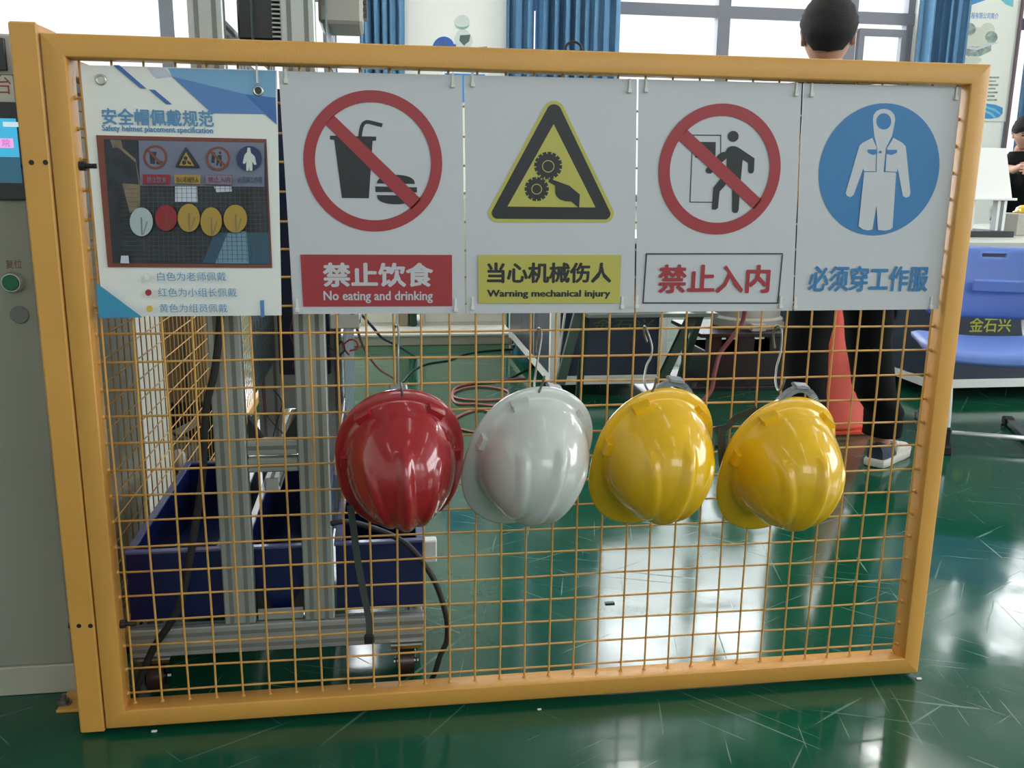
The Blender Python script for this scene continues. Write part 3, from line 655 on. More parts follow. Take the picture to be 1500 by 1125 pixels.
A.text('禁止入内', (964, 387.5, 1127.5, 429.5), M['ink_red'], 0.036)
ties(s4, [(946, 130, 0), (1166, 136, 0), (932.5, 447, 1), (1143, 447, 1)])
# 5 wear work clothes
s5 = thing('mandatory_sign', 'grey-white sign with blue disc showing white work clothes above blue text', 'sign', W(1265, 454, YS))
sheet4('sign_sheet', M['sheet'], s5, (1177, 122), (1409, 127), (1374, 453), (1163, 455))
A = Art(s5, YS); c = lambda p: cr(1100, 0, 3.75, p); d5 = lambda p: cr(1100, 250, 3.75, p)
mb = MB(); disc3(mb, 1.4555, 1.054, YS - A.up(), 0.1205); mb.build('mandatory_disc', M['ink_blue'], s5)
A.poly('hood_symbol', M['sheet'], c([(668, 655), (672, 632), (688, 611), (708, 601), (730, 598), (752, 602), (771, 612), (787, 632), (791, 658), (782, 705), (774, 745), (742, 810), (727, 945), (795, 948), (795, 970), (620, 967), (620, 946), (688, 945), (692, 812), (676, 745), (672, 705)]))
A.poly('hood_opening', M['ink_blue'], c(circ((728, 667), 41, 28, ry=45)))
A.poly('jacket_symbol', M['sheet'], c([(665, 757), (672, 775), (689, 812), (684, 941), (619, 941), (615, 925), (562, 1070), (546, 1083), (526, 1077), (518, 1060), (593, 802), (610, 785)]), c([(781, 757), (830, 785), (848, 805), (874, 1060), (868, 1078), (850, 1086), (832, 1077), (803, 922), (800, 944), (737, 941), (745, 815)]))
A.poly('belt_line', M['ink_blue'], c([(619, 966), (795, 969), (794, 977), (618, 974)]), c([(686, 812), (690, 812), (687, 944), (682, 944)]), c([(741, 812), (746, 812), (735, 944), (730, 944)]))
A.poly('trouser_symbol', M['sheet'], d5([(617, 728 - 700), (793, 732 - 700), (775, 312), (762, 323), (735, 329), (694, 325), (687, 190), (664, 323), (640, 328), (612, 322), (588, 306)]))
A.poly('pocket_symbol', M['ink_blue'], c([(638, 821), (690, 821), (690, 845), (665, 851), (640, 836)]), c([(745, 823), (800, 823), (798, 840), (770, 851), (745, 845)]), c(circ((708, 835), 7, 14)))
A.text('必须穿工作服', (1184, 389, 1359, 427), M['ink_blue'], 0.032)
ties(s5, [(1188.5, 137, 0), (1400, 142, 0), (1164.5, 448, 1), (1363, 448, 1)])
# ------------------------------------------------------------------ hard hats
HA, HB, HH = 0.0975, 0.113, 0.138      # half width, half length and height of the dome
def dome_r(th):
    c, s = math.cos(th), math.sin(th)
    return 1 / (abs(c / HA) ** 2.12 + abs(s / HB) ** 2.12) ** (1 / 2.12)
def rib(x, y):
    h = 0.0
    def line(ax, ay, bx, by, wa, wb, ha):
        dx, dy = bx - ax, by - ay; L2 = dx * dx + dy * dy; t = ((x - ax) * dx + (y - ay) * dy) / L2
        tc = max(0, min(1, t)); d = math.hypot(x - ax - tc * dx, y - ay - tc * dy); wdt = wa + (wb - wa) * tc
        q = max(0, 1 - (d / wdt) ** 2); e0 = min(1, max(0, (t + 0.05) / 0.09))
        return ha * q ** 1.3 * e0
    h = max(h, line(0, -0.078, 0, 0.100, 0.0140, 0.019, 0.0130))
    for s in (-1, 1): h = max(h, line(s * 0.062, -0.050, s * 0.026, 0.090, 0.010, 0.013, 0.0075))
    return h
def hat_shell():
    mb = MB(); N = 120; vs = []; rows = []
    K = 34
    for k in range(K + 1):            # dome, apex to base
        q = (k / K) ** 0.85
        row = []
        for i in range(N):
            th = 2 * PI * i / N; R = dome_r(th); rr = R * min(q, 1)
            z = HH * (1 - q ** 2.35) ** 0.56 if q < 1 else 0
            x, y = rr * math.cos(th), rr * math.sin(th)
            b = rib(x, y); nz = 1 - q ** 4 * 0.75
            z2 = z + b * nz; s = 1 + b * 0.40 * q ** 2 / max(R, 0.05)
            row.append((x * s, y * s, z2))
        rows.append(row)
    for j, (wf, dz) in enumerate(((0.25, -0.0015), (0.6, -0.004), (0.92, -0.0075), (1.0, -0.0095), (1.0, -0.0125), (0.9, -0.0120), (0.3, -0.0075), (-0.02, -0.004))):
        row = []
        for i in range(N):
            th = 2 * PI * i / N; R = dome_r(th); f = math.sin(th)
            wd = 0.0165 + 0.003 * max(0, -f) ** 2 + 0.036 * max(0, f) ** 2.4
            R2 = R + wd * wf; pk = max(0, f) ** 3 * wf
            row.append((R2 * math.cos(th), R2 * math.sin(th), dz + 0.004 * pk))
        rows.append(row)
    for k in range(12):               # inner surface back up to the crown
        q = 1 - k / 12 * 0.92; row = []
        for i in range(N):
            th = 2 * PI * i / N; R = dome_r(th) - 0.003; z = (HH - 0.004) * (1 - q ** 2.35) ** 0.56 if q < 1 else 0
            row.append((R * q * math.cos(th), R * q * math.sin(th), z))
        rows.append(row)
    vs = [p for r_ in rows for p in r_]
    fs = [(j * N + i, (j + 1) * N + i, (j + 1) * N + (i + 1) % N, j * N + (i + 1) % N) for j in range(len(rows) - 1) for i in range(N)]
    return mb.add(vs, fs)
SHELL = hat_shell().mesh('shell')
for p_ in SHELL.polygons: p_.use_smooth = True
def hard_hat(label, m, pro=0.04, group='hard hats hung on the mesh door'):
    t = thing('hard_hat', label, 'hard hat', (0, 0, 0), group)
    me = SHELL.copy(); me.materials.clear(); me.materials.append(m)
    o = bpy.data.objects.new('shell', me); COL.objects.link(o); o.parent = t
    # sockets for ear muffs on the brim: raised boxes at both sides and the rear
    for th, rad, sx in ((-2.15, 0.003, 0.016), (PI + 0.05, 0.0015, 0.013), (-0.99, 0.003, 0.016), (-0.05, 0.0015, 0.013)):
        R = dome_r(th) + rad; tx = Vector((-math.sin(th), math.cos(th), 0)); nx = Vector((math.cos(th), math.sin(th), 0)); c = nx * R + Vector((0, 0, 0.003))
        vs = []
        for z, k in ((-0.008, 1.0), (0.008, 0.97), (0.013, 0.85)):
            for a, b in ((-1, -1), (1, -1), (1, 1), (-1, 1)):
                vs.append(c + tx * a * sx * k + nx * b * (0.0065 * k if b > 0 else 0.009) + Vector((0, 0, z)))
        MB().add(vs, [(0, 1, 2, 3), (8, 9, 10, 11)] + [(r * 4 + i, r * 4 + (i + 1) % 4, r * 4 + 4 + (i + 1) % 4, r * 4 + 4 + i) for r in range(2) for i in range(4)]).build('accessory_slot', m, t)
    # headband: a strap loop inside the shell whose rear arches out behind the brim
    loop = []
    for i in range(49):
        th = 2 * PI * i / 48; f = max(0, -math.sin(th)); 
        loop.append((0.074 * math.cos(th), 0.090 * math.sin(th) - (0.020 + pro) * f ** 1.6, 0.012 - 0.036 * f ** 1.5))
    hb = MB().tube(loop, 0, flat=(0.0022, 0.018, (0, 0, 1))).build('headband', M['strap'], t, angle=50)
    k0 = loop[36]
    MB().box((-0.016, k0[1] - 0.006, k0[2] - 0.011), (0.016, k0[1] + 0.001, k0[2] + 0.011), 0.003).build('ratchet', M['strap'], hb)
    arc = [Vector(loop[k]) for k in range(27, 46)]
    MB().tube([p + Vector((0, 0, 0.006)) for p in arc], 0, flat=(0.013, 0.0045, (0, 0, 1))).build('nape_band', M['strap'], t, angle=50)
    for q in range(14):
        f_ = 2.2 + q * 0.34; a_ = arc[int(f_)].lerp(arc[int(f_) + 1], f_ - int(f_)); td = (arc[int(f_) + 1] - arc[int(f_)]).normalized(); nd = Vector((-td.y, td.x, 0))
        MB().tube([a_ + nd * 0.0045 + Vector((0, 0, 0.0090)), a_ - nd * 0.0045 + Vector((0, 0, 0.0090))], 0.0008, 4).build('adjusting_tooth', M['grom'], hb)
    for a in (0, PI / 2):
        MB().tube([(0.072 * math.cos(q) * math.cos(a), 0.088 * math.cos(q) * math.sin(a), 0.012 + 0.085 * math.sin(q)) for q in [PI * k / 14 for k in range(15)]], 0, flat=(0.0015, 0.018, (-math.sin(a), math.cos(a), 0))).build('crown_strap', M['webbing'], t)
    return t
def pose(o, loc, z_dir, roll):
    z = Vector(z_dir).normalized(); dn = Vector((0, 0, -1)); y = (dn - z * dn.dot(z)).normalized(); x = y.cross(z)
    y2 = y * math.cos(roll) + x * math.sin(roll); x2 = y2.cross(z)
    m = Matrix(((x2.x, y2.x, z.x, loc[0]), (x2.y, y2.y, z.y, loc[1]), (x2.z, y2.z, z.z, loc[2]), (0, 0, 0, 1)))
    o.matrix_world = m; o.location = m.to_translation(); o.rotation_euler = m.to_euler()
    return m
HATS = [   # label, material, pixel centre of the brim plane, depth, direction of the crown, roll
    ('glossy red hard hat hanging on the mesh, leftmost of the hung hats', 'h_red', (587, 669), -0.062, (0.05, -1, -0.33), -0.03, 0.014),
    ('white hard hat hanging on the mesh between the red one and a yellow one', 'h_white', (778, 664), -0.062, (0.10, -1, -0.31), 0.30, 0.014),
    ('yellow hard hat hanging on the mesh right next to the white one', 'h_yellow', (959, 664), -0.062, (0.09, -1, -0.30), 0.18, 0.030),
    ('yellow hard hat with loose grey strap, rightmost of the hung hats', 'h_yellow', (1143, 675), -0.062, (0.10, -1, -0.30), 0.12, 0.036),
]
HM = []
for lab, m, (u, v), y, zd, rl, pro in HATS:
    h = hard_hat(lab, M[m], pro); p = W(u, v, y); HM.append((h, pose(h, p, zd, rl)))
# chin straps
def strap(parent, pts, w=0.014, name='chin_strap', mm='webbing', flat=(0, 1, 0)):
    inv = parent.matrix_basis.inverted()
    mb = MB().tube(smoothpath(pts, 5), 0, flat=(w, 0.0016, flat)); mb.xf(inv)
    me = mb.mesh(name); me.materials.append(M[mm]); o = bpy.data.objects.new(name, me); COL.objects.link(o); o.parent = parent; return o
bpy.context.view_layer.update()
h = HM[0][0]
st = strap(h, [W(513, 740, -0.03), W(518, 775, -0.035), W(524, 822, -0.03), W(533, 870, -0.028), W(540, 905, -0.028), W(541, 932, -0.028)], 0.0125, mm='strap_dark' if 'strap_dark' in M else 'webbing')
q = W(541, 936, -0.028)
mb = MB().box(q - Vector((0.0095, 0.005, 0.010)), q + Vector((0.0095, 0.005, 0.010)), 0.003); mb.xf(h.matrix_basis.inverted())
me = mb.mesh('strap_buckle'); me.materials.append(M['black']); o = bpy.data.objects.new('strap_buckle', me); COL.objects.link(o); o.parent = st
h = HM[3][0]
strap(h, [W(1108, 598, -0.07), W(1092, 606, -0.07), W(1078, 612, -0.06), W(1064, 626, -0.055), W(1050, 629, -0.05), W(1046, 632, -0.05)], 0.012)
strap(h, [W(1057, 628, -0.052), W(1057, 645, -0.055), W(1058, 672, -0.05), W(1062, 700, -0.04)], 0.015)
strap(h, [W(1047, 655, -0.045), W(1062, 654, -0.045)], 0.008)
# wire hooks over the mesh
def hook(label, pts, tail):
    P = smoothpath([W(u, v, y) for u, v, y in pts], 6)
    t = tag(MB().tube(P, 0.0021, 10).build('wire_hook', M['steel'], smooth=True), label, 'hook', 'wire hooks on the mesh door')
    return t
hook('straight grey wire hook holding the red hard hat', [(577, 497, 0.038), (577, 484, 0.036), (580, 477, 0.022), (584, 485, 0.012), (583, 520, 0.005), (583, 560, -0.03), (584, 585, -0.055), (588, 590, -0.085), (589, 575, -0.098), (587, 560, -0.098)], 0)
hook('long bent wire hook holding the white hard hat', [(785, 518, 0.038), (786, 492, 0.036), (789, 481, 0.022), (793, 487, 0.012), (792, 503, 0.008), (785, 543, -0.01), (783, 568, -0.055), (787, 578, -0.085), (793, 566, -0.10), (798, 550, -0.105)], 0)
hook('wavy wire hook holding the yellow hard hat beside the white one', [(948, 501, 0.038), (944, 489, 0.036), (944, 478, 0.022), (949, 487, 0.012), (955, 508, 0.005), (953, 524, 0.0), (947, 536, -0.01), (944, 560, -0.055), (952, 574, -0.085), (958, 568, -0.098), (962, 552, -0.102)], 0)
hook('doubled wire hook holding the rightmost yellow hard hat', [(1135, 511, 0.038), (1133, 490, 0.036), (1138, 477, 0.022), (1145, 485, 0.012), (1144, 513, 0.005), (1138, 537, -0.01), (1136, 558, -0.055), (1140, 572, -0.085), (1146, 566, -0.098), (1150, 553, -0.102)], 0)
# ------------------------------------------------------------------ grey control cabinet at the left
CX0, CX1, CY0, CY1 = -0.80, -0.104, 0.168, 0.80
cabn = thing('control_cabinet', 'tall grey-green control cabinet with small screen, green button and red lettering', 'cabinet', (-0.45, 0.48, 0))
MB().box((CX0, CY0, 0.06), (CX1, CY1, 1.195), 0.004).build('body', M['cab'], cabn)
MB().box((CX0 - 0.004, CY0 - 0.006, 0.0), (CX1 + 0.003, CY1, 0.062), 0.002).build('plinth', M['plinth'], cabn)
WY0 = W(10, 48, CY0).z
MB().box((CX0, CY0 + 0.01, 1.195), (CX1, CY1, WY0), 0.004).build('upper_housing', M['beige'], cabn)
MB().box((CX0 + 0.05, CY0 + 0.004, 1.205), (CX1 - 0.012, CY0 + 0.012, WY0 - 0.008), 0.001).build('glazed_door', M['bezel'], cabn)
MB().box((CX0, CY0 - 0.004, 1.145), (CX1 - 0.002, CY0 + 0.0, 1.196), 0.001).build('name_strip', M['cream'], cabn)
def WY(u, v): return W(u, v, CY0)
zt_, zb_ = WY(15, 150).z, WY(15, 293).z; xr = WY(33, 220).x
sc = MB().box((CX0 + 0.12, CY0 - 0.010, zb_), (xr + 0.006, CY0 + 0.002, zt_), 0.002).build('screen_bezel', M['bezel'], cabn)
zs0, zs1 = WY(15, 268).z, WY(15, 174).z; xs1 = WY(31, 220).x
def scr(name, m, x0, z0, x1, z1, l):
    MB().box((x0, CY0 - 0.010 - l, z0), (x1, CY0 - 0.0098, z1)).build(name, M[m], sc)
scr('screen', 'scr', CX0 + 0.16, zs0, xs1, zs1, 0.0006)
scr('screen_picture', 'scr_d', CX0 + 0.16, zs0, xs1, zs0 + 0.045, 0.0009)
scr('screen_picture', 'scr_v', CX0 + 0.16, zs0 + 0.06, xs1 - 0.05, zs0 + 0.075, 0.0009)
pz = WY(12, 210)
scr('screen_label', 'scr_p', pz.x - 0.045, pz.z - 0.008, WY(23, 210).x, pz.z + 0.008, 0.0012)
scr('screen_picture', 'scr_w', WY(8, 182).x, WY(8, 186).z, WY(31, 182).x, WY(8, 179).z, 0.0012)
mb = MB(); a = WY(8, 215); put_text(mb, '院', (a.x, CY0 - 0.0114, a.z), (0.0125, 0, 0), (0, 0, 0.0125)); mb.build('lettering', M['scr_v'], sc)
mb = MB(); a = WY(-5, 138); b = WY(19, 138); put_text(mb, '台', (a.x, CY0 - 0.0045, a.z), (b.x - a.x, 0, 0), (0, 0, 0.033)); mb.build('lettering', M['text_red'], cabn)
mb = MB(); a = WY(9, 393); b = WY(33, 393); put_text(mb, '复位', (a.x, CY0 - 0.0005, a.z), (b.x - a.x, 0, 0), (0, 0, 0.0155), 0.0); mb.build('lettering', M['text_dr'], cabn)
p = WY(20, 413)
bt = MB().lathe([(0.0195, 0), (0.0195, 0.006), (0.0165, 0.014), (0.0150, 0.014)], n=28).xf(Matrix.Translation(p) @ Matrix.Rotation(PI / 2, 4, 'X')).build('button_ring', M['grom'], cabn, angle=40, label='bright metal ring of the green button')
MB().lathe([(0.0148, 0.010), (0.0148, 0.0150), (0.0135, 0.0165)], n=28).xf(Matrix.Translation(p) @ Matrix.Rotation(PI / 2, 4, 'X')).build('button', M['green_b'], bt, angle=40, label='green reset button')
p = WY(29, 461)
MB().lathe([(0.0165, 0), (0.0165, 0.002), (0.0150, 0.004)], n=28).xf(Matrix.Translation(p) @ Matrix.Rotation(PI / 2, 4, 'X')).build('hole_plug', M['grey_b'], cabn, angle=40, label='round grey blanking plug')

# ------------------------------------------------------------------ mesh side fence running away from the post
SFX = -0.056
side = thing('side_fence', 'yellow wire mesh fence running away behind the grey cabinet and the bins', 'safety fence', (SFX, 0.2, 0))
for (y0, y1) in ((0.10, 1.95), (2.0, 3.9)):
    for ya in (y0, y1 - 0.035): MB().box((SFX - 0.02, ya, 0.02), (SFX + 0.02, ya + 0.035, 1.245), 0.002).build('fence_upright', M['yellow'], side)
    MB().box((SFX - 0.018, y0 + 0.035, 0.02), (SFX + 0.018, y1 - 0.035, 0.055), 0.002).build('fence_rail', M['yellow'], side)
    MB().box((SFX - 0.018, y0 + 0.035, 1.208), (SFX + 0.018, y1 - 0.035, 1.243), 0.002).build('fence_rail', M['yellow'], side)
    y = y0 + 0.08
    while y < y1 - 0.05:
        MB().tube([(SFX, y, 0.05), (SFX, y, 1.21)], 0.0016, 6).build('vertical_wire', M['wire'], side, smooth=True); y += 0.05
    z = 0.10
    while z < 1.2:
        MB().tube([(SFX + 0.004, y0 + 0.03, z), (SFX + 0.004, y1 - 0.03, z)], 0.0017, 6).build('horizontal_wire', M['wire'], side, smooth=True); z += 0.05

# things standing beyond the side fence
lk = thing('panel_cabinet', 'pale cream cabinet with open grey door seen through the side fence', 'cabinet', (-0.5, 1.2, 0))
MB().box((-0.95, 1.05, 0.0), (-0.165, 1.38, 1.15), 0.004).build('body', M['cream'], lk)
MB().box((-0.164, 1.0, 0.05), (-0.150, 1.05, 1.12), 0.002).build('door_edge', M['white'], lk)
MB().box((-0.16, 0.83, 0.05), (-0.148, 1.0, 1.12), 0.002).build('door', M['cab'], lk)
bw = thing('brown_board_cabinet', 'dull brown board cabinet raised on dark feet behind the side fence', 'cabinet', (-0.6, 1.8, 0))
MB().box((-1.0, 1.75, 0.22), (-0.108, 2.5, 1.1), 0.004).build('body', M['brown'], bw)
MB().box((-0.9, 1.90, 0.0), (-0.12, 2.4, 0.18)).build('dark_base', M['blackm'], bw)
for x in (-0.93, -0.20):
    for y in (1.80, 2.44): MB().box((x - 0.03, y - 0.03, 0), (x + 0.03, y + 0.03, 0.22)).build('foot', M['blackm'], bw)
MB().tube(smoothpath([(-0.182, 1.745, 0.75), (-0.184, 1.74, 0.5), (-0.18, 1.745, 0.32), (-0.182, 1.74, 0.2)], 6), 0.004, 6).build('cable', M['rubber'], bw, smooth=True)
bag = thing('tool_bag', 'dark bag with beige rounded end panels on the floor beneath the brown cabinet', 'bag', (-0.2, 1.45, 0))
mb = MB().ball((-0.21, 1.56, 0.075), 0.10, 0.10, 0.075, 20, 10); mb.build('bag_body', M['webbing'], bag, smooth=True)
MB().ball((-0.255, 1.465, 0.085), 0.045, 0.022, 0.048, 16, 8).build('end_panel', M['beige'], bag, smooth=True)
MB().ball((-0.165, 1.475, 0.085), 0.026, 0.02, 0.040, 16, 8).build('end_panel', M['beige'], bag, smooth=True)
MB().tube(smoothpath([(-0.27, 1.52, 0.13), (-0.21, 1.50, 0.19), (-0.14, 1.54, 0.12)], 8), 0.007, 8).build('handle', M['rubber'], bag, smooth=True)
MB().prism([W(208, 655, 1.745), W(288, 612, 1.745), W(292, 622, 1.745), W(212, 668, 1.745)], (0, -0.012, 0)).build('brace_bar', M['beige'], bw)

# ------------------------------------------------------------------ aluminium trolley with blue bins
cart = thing('aluminium_trolley', 'tall aluminium-profile trolley frame on casters with perforated panels, behind the mesh', 'trolley', (0.31, 0.45, 0))
def profile(a, b, name='profile', parent=None, m='alu'):        # slotted aluminium bar between two corners, along its longest side
    a = Vector(a); b = Vector(b); parent = parent or cart
    o = MB().box(a, b, 0.0025).build(name, M[m], parent)
    d = b - a; ax = max(range(3), key=lambda i: abs(d[i])); lo = Vector([min(a[i], b[i]) for i in range(3)]); hi = Vector([max(a[i], b[i]) for i in range(3)])
    s = MB(); oth = [i for i in range(3) if i != ax]
    for fc in oth:
        wd = [i for i in oth if i != fc][0]; n = max(1, round((hi[wd] - lo[wd]) / 0.03))
        for k in range(n):
            c = lo[wd] + (hi[wd] - lo[wd]) * (k + 0.5) / n
            for side_ in (0, 1):
                p = Vector(lo); q = Vector(hi); p[wd] = c - 0.004; q[wd] = c + 0.004
                if side_ == 0: q[fc] = lo[fc] + 0.0003; p[fc] = lo[fc] - 0.0006
                else: p[fc] = hi[fc] - 0.0003; q[fc] = hi[fc] + 0.0006
                s.box(p, q)
    so = s.build('profile_slots', M['slot'], o); so['kind'] = 'stuff'
    return o
profile((0.018, 0.13, 0.083), (0.603, 0.16, 0.143), 'bottom_bar'); profile((0.018, 0.79, 0.083), (0.603, 0.82, 0.143), 'bottom_bar')
for x in (0.018, 0.573): profile((x, 0.16, 0.083), (x + 0.03, 0.79, 0.113), 'bottom_bar')
for x in (0.202, 0.360): profile((x, 0.135, 0.143), (x + 0.06, 0.165, 2.0), 'upright')
for x in (0.202, 0.360): profile((x, 0.78, 0.143), (x + 0.06, 0.81, 1.25), 'upright')
profile((0.262, 0.138, 0.497), (0.360, 0.165, 0.527), 'cross_bar'); profile((0.262, 0.138, 0.462), (0.360, 0.165, 0.490), 'cross_bar')
profile((0.425, 0.20, 0.735), (0.485, 0.95, 0.765), 'side_bar', m='alu_l'); profile((0.425, 0.17, 0.44), (0.447, 0.80, 0.47), 'side_bar', m='alu_l')
profile((0.205, 0.165, 1.30), (0.235, 0.79, 1.33), 'side_bar')
profile((0.285, 0.2, 0.40), (0.315, 0.78, 0.43), 'side_bar', m='alu_l')
for (x0, x1) in ((0.265, 0.29), (0.335, 0.358)):
    for z in (0.545, 0.185):
        s_ = 1 if x0 < 0.3 else -1; xa_ = x0 if s_ > 0 else x1
        MB().prism([(xa_, 0.15, z + 0.03), (xa_, 0.15, z - 0.028), (xa_ + s_ * 0.03, 0.15, z - 0.030), (xa_ + s_ * 0.028, 0.15, z - 0.02)], (0, 0.022, 0)).build('corner_bracket', M['blackm'], cart)
MB().box((0.266, 0.146, 0.144), (0.357, 0.150, 0.168), 0.001).build('joint_plate', M['alu'], cart)
def caster(x, y, label=None):
    c = MB().box((x - 0.032, y - 0.032, 0.076), (x + 0.032, y + 0.032, 0.083)).build('caster', M['chrome'], cart)
    for s_ in (-1, 1): MB().box((x + s_ * 0.021 - 0.0015, y - 0.02, 0.02), (x + s_ * 0.021 + 0.0015, y + 0.02, 0.076), 0.0005).build('fork', M['chrome'], c)
    MB().tube([(x - 0.016, y, 0.032), (x + 0.016, y, 0.032)], 0.0315, 24).build('wheel', mat('brown_wheel', (0.045, 0.025, 0.02), 0.25), c, angle=40)
    MB().cyl((x - 0.026, y, 0.032), (x + 0.026, y, 0.032), 0.006, 8).build('axle', M['chrome'], c)
for x, y in ((0.062, 0.15), (0.565, 0.15), (0.062, 0.80), (0.565, 0.80)): caster(x, y)
def pegboard(name, x, y0, y1, z0, z1, m, parent, py=0.024, pz=0.036, hw=0.006, hh=0.012):
    ny = int((y1 - y0) / py); nz = int((z1 - z0) / pz); vs = []; fs = []; idx = {}
    def V(y, z):
        k = (round(y, 5), round(z, 5))
        if k not in idx: idx[k] = len(vs); vs.append((x, y, z))
        return idx[k]
    ys = []; zs = []
    for i in range(ny): c = y0 + (i + .5) * py; ys += [c - hw, c + hw]
    ys = [y0] + ys + [y1]
    for j in range(nz): c = z0 + (j + .5) * pz; zs += [c - hh, c + hh]
    zs = [z0] + zs + [z1]
    for i in range(len(ys) - 1):
        for j in range(len(zs) - 1):
            if i % 2 == 1 and j % 2 == 1 and ((i // 2 + j // 2) % 2 == 0): continue
            fs.append((V(ys[i], zs[j]), V(ys[i + 1], zs[j]), V(ys[i + 1], zs[j + 1]), V(ys[i], zs[j + 1])))
    o = MB().add(vs, fs).build(name, M[m], parent); so = o.modifiers.new('thickness', 'SOLIDIFY'); so.thickness = 0.0015
    return o
pegboard('perforated_panel', 0.452, 0.20, 0.86, 0.47, 0.73, 'peg', cart)
pegboard('perforated_panel', 0.272, 0.22, 0.55, 0.60, 1.25, 'pegd', cart)
pegboard('perforated_panel', 0.435, 0.22, 0.60, 1.25, 1.9, 'peg', cart)
pegboard('perforated_panel', 0.300, 0.22, 0.60, 1.25, 1.9, 'pegd', cart)
MB().box((0.285, 0.55, 0.57), (0.405, 0.775, 1.22), 0.003).build('side_box', mat('dark_blue_box', (0.012, 0.016, 0.06), 0.4), cart)
MB().box((0.30, 0.32, 1.33), (0.36, 0.60, 1.75), 0.004).build('equipment_box', M['beige'], cart)
MB().box((0.27, 0.25, 1.28), (0.355, 0.50, 1.38), 0.004).build('power_supply', M['blackm'], cart)
for z in [1.26 + 0.008 * k for k in range(16)]: MB().box((0.335, 0.235, z), (0.352, 0.245, z + 0.003)).build('vent_fin', M['alu'], cart)
MB().box((0.262, 0.782, 0.43), (0.36, 0.788, 0.56), 0.001).build('back_plate', M['alu'], cart)
mb_ = MB().box((W(467, 20, .3).x, 0.28, W(500, 37, .3).z), (W(531, 20, .3).x, 0.44, W(500, 37, .3).z + 0.16), 0.006); mb_.build('display_unit', M['beige'], cart)
for k in range(4): MB().box((W(532, 20, .3).x, 0.29, W(500, 26, .3).z + 0.012 * k), (W(538, 20, .3).x, 0.34, W(500, 26, .3).z + 0.012 * k + 0.007), 0.001).build('vent_fin', M['blackm'], cart)
MB().box((0.415, 0.33, 1.42), (0.47, 0.36, 1.46), 0.002).build('mounting_arm', M['alu'], cart)
# wiring on the trolley
def wires(label, specs, cat='cable'):
    pass
for (pts, m_, rr) in (
        ([(383, 560, .3), (388, 600, .3), (400, 620, .3), (415, 635, .3)], 'hose', .0013), ([(400, 570, .3), (413, 590, .3), (405, 620, .3), (400, 640, .3)], 'black', .0012),
        ([(430, 462, .3), (425, 490, .3), (434, 515, .3), (428, 540, .3)], 'hose', .0014), ([(436, 462, .3), (438, 500, .3), (430, 520, .3)], 'black', .0014),
        ([(480, 506, .2), (490, 512, .2), (500, 500, .2), (505, 512, .2), (498, 520, .2)], 'black', .0020),
        ([(500, 500, .2), (507, 515, .2), (512, 520, .2), (503, 508, .2), (512, 498, .2), (522, 500, .2), (524, 510, .2), (512, 514, .2)], 'redw', .0018)):
    MB().tube(smoothpath([W(u, v, y) for u, v, y in pts], 5), rr, 6).build('wiring', M[m_], cart, smooth=True)
# lidless bins
def storage_bin(label, x0, x1, y0, y1, z0=0.144, z1=0.29):
    t = thing('storage_bin', label, 'bin', ((x0 + x1) / 2, (y0 + y1) / 2, z0), 'navy blue bins on the trolley'); th = 0.006
    b = MB().box((x0, y0, z0), (x1, y1, z0 + th)); b.box((x0, y0, z0 + th), (x1, y0 + th, z1)); b.box((x0, y1 - th, z0 + th), (x1, y1, z1))
    b.box((x0, y0 + th, z0 + th), (x0 + th, y1 - th, z1)); b.box((x1 - th, y0 + th, z0 + th), (x1, y1 - th, z1))
    b.build('bin_body', M['bin'], t)
    w_ = 0.013; rm = MB(); zt2 = z1 + 0.004
    rm.box((x0 - 0.003, y0 - 0.003, z1 - 0.002), (x1 + 0.003, y0 + w_, zt2), 0.0015); rm.box((x0 - 0.003, y1 - w_, z1 - 0.002), (x1 + 0.003, y1 + 0.003, zt2), 0.0015)
    rm.box((x0 - 0.003, y0 + w_, z1 - 0.002), (x0 + w_, y1 - w_, zt2), 0.0015); rm.box((x1 - w_, y0 + w_, z1 - 0.002), (x1 + 0.003, y1 - w_, zt2), 0.0015)
    rm.build('rim', M['binrim_lit'], t)
storage_bin('empty navy blue bin on the trolley, left of the aluminium uprights', 0.012, 0.197, 0.172, 0.775)
storage_bin('navy blue bin between the two aluminium uprights of the trolley', 0.232, 0.395, 0.172, 0.74)
storage_bin('navy blue bin under the red hard hat, right of the aluminium uprights', 0.424, 0.603, 0.172, 0.44)
# black cables near the trolley
def cable(label, pts, m_, rr, name='cable', group=None, n=8):
    return tag(MB().tube(smoothpath(pts, 8), rr, n).build(name, M[m_], smooth=True), label, 'cable', group)
cable('thick black cable hanging beside the left aluminium upright', [W(324, 440, .10), W(320, 500, .10), W(313, 550, .10), W(303, 590, .10), W(299, 640, .10), W(297, 690, .10), W(288, 760, .10), (0.13, 0.085, 0.22), (0.07, 0.085, 0.12), (0.03, 0.08, 0.02), (0.05, 0.085, 0.008)], 'rubber', 0.0072)
cable('black cable looping out of the bin under the red hard hat down to the floor', [W(485, 767, .09), W(505, 764, .10), W(535, 770, .12), W(575, 785, .13), W(605, 806, .12), W(636, 850, .11), W(653, 900, .10), W(655, 935, .10), W(645, 960, .10), (0.615, 0.10, 0.012), (0.58, 0.095, 0.008)], 'rubber', 0.0058)
tag(MB().box(W(622, 818, .35) + Vector((-.02, 0, -.012)), W(640, 792, .35) + Vector((0, .03, 0)), 0.003).build('latch_bracket', M['white']), 'small white bracket sticking out right of the bin under the red hat', 'bracket').parent = None
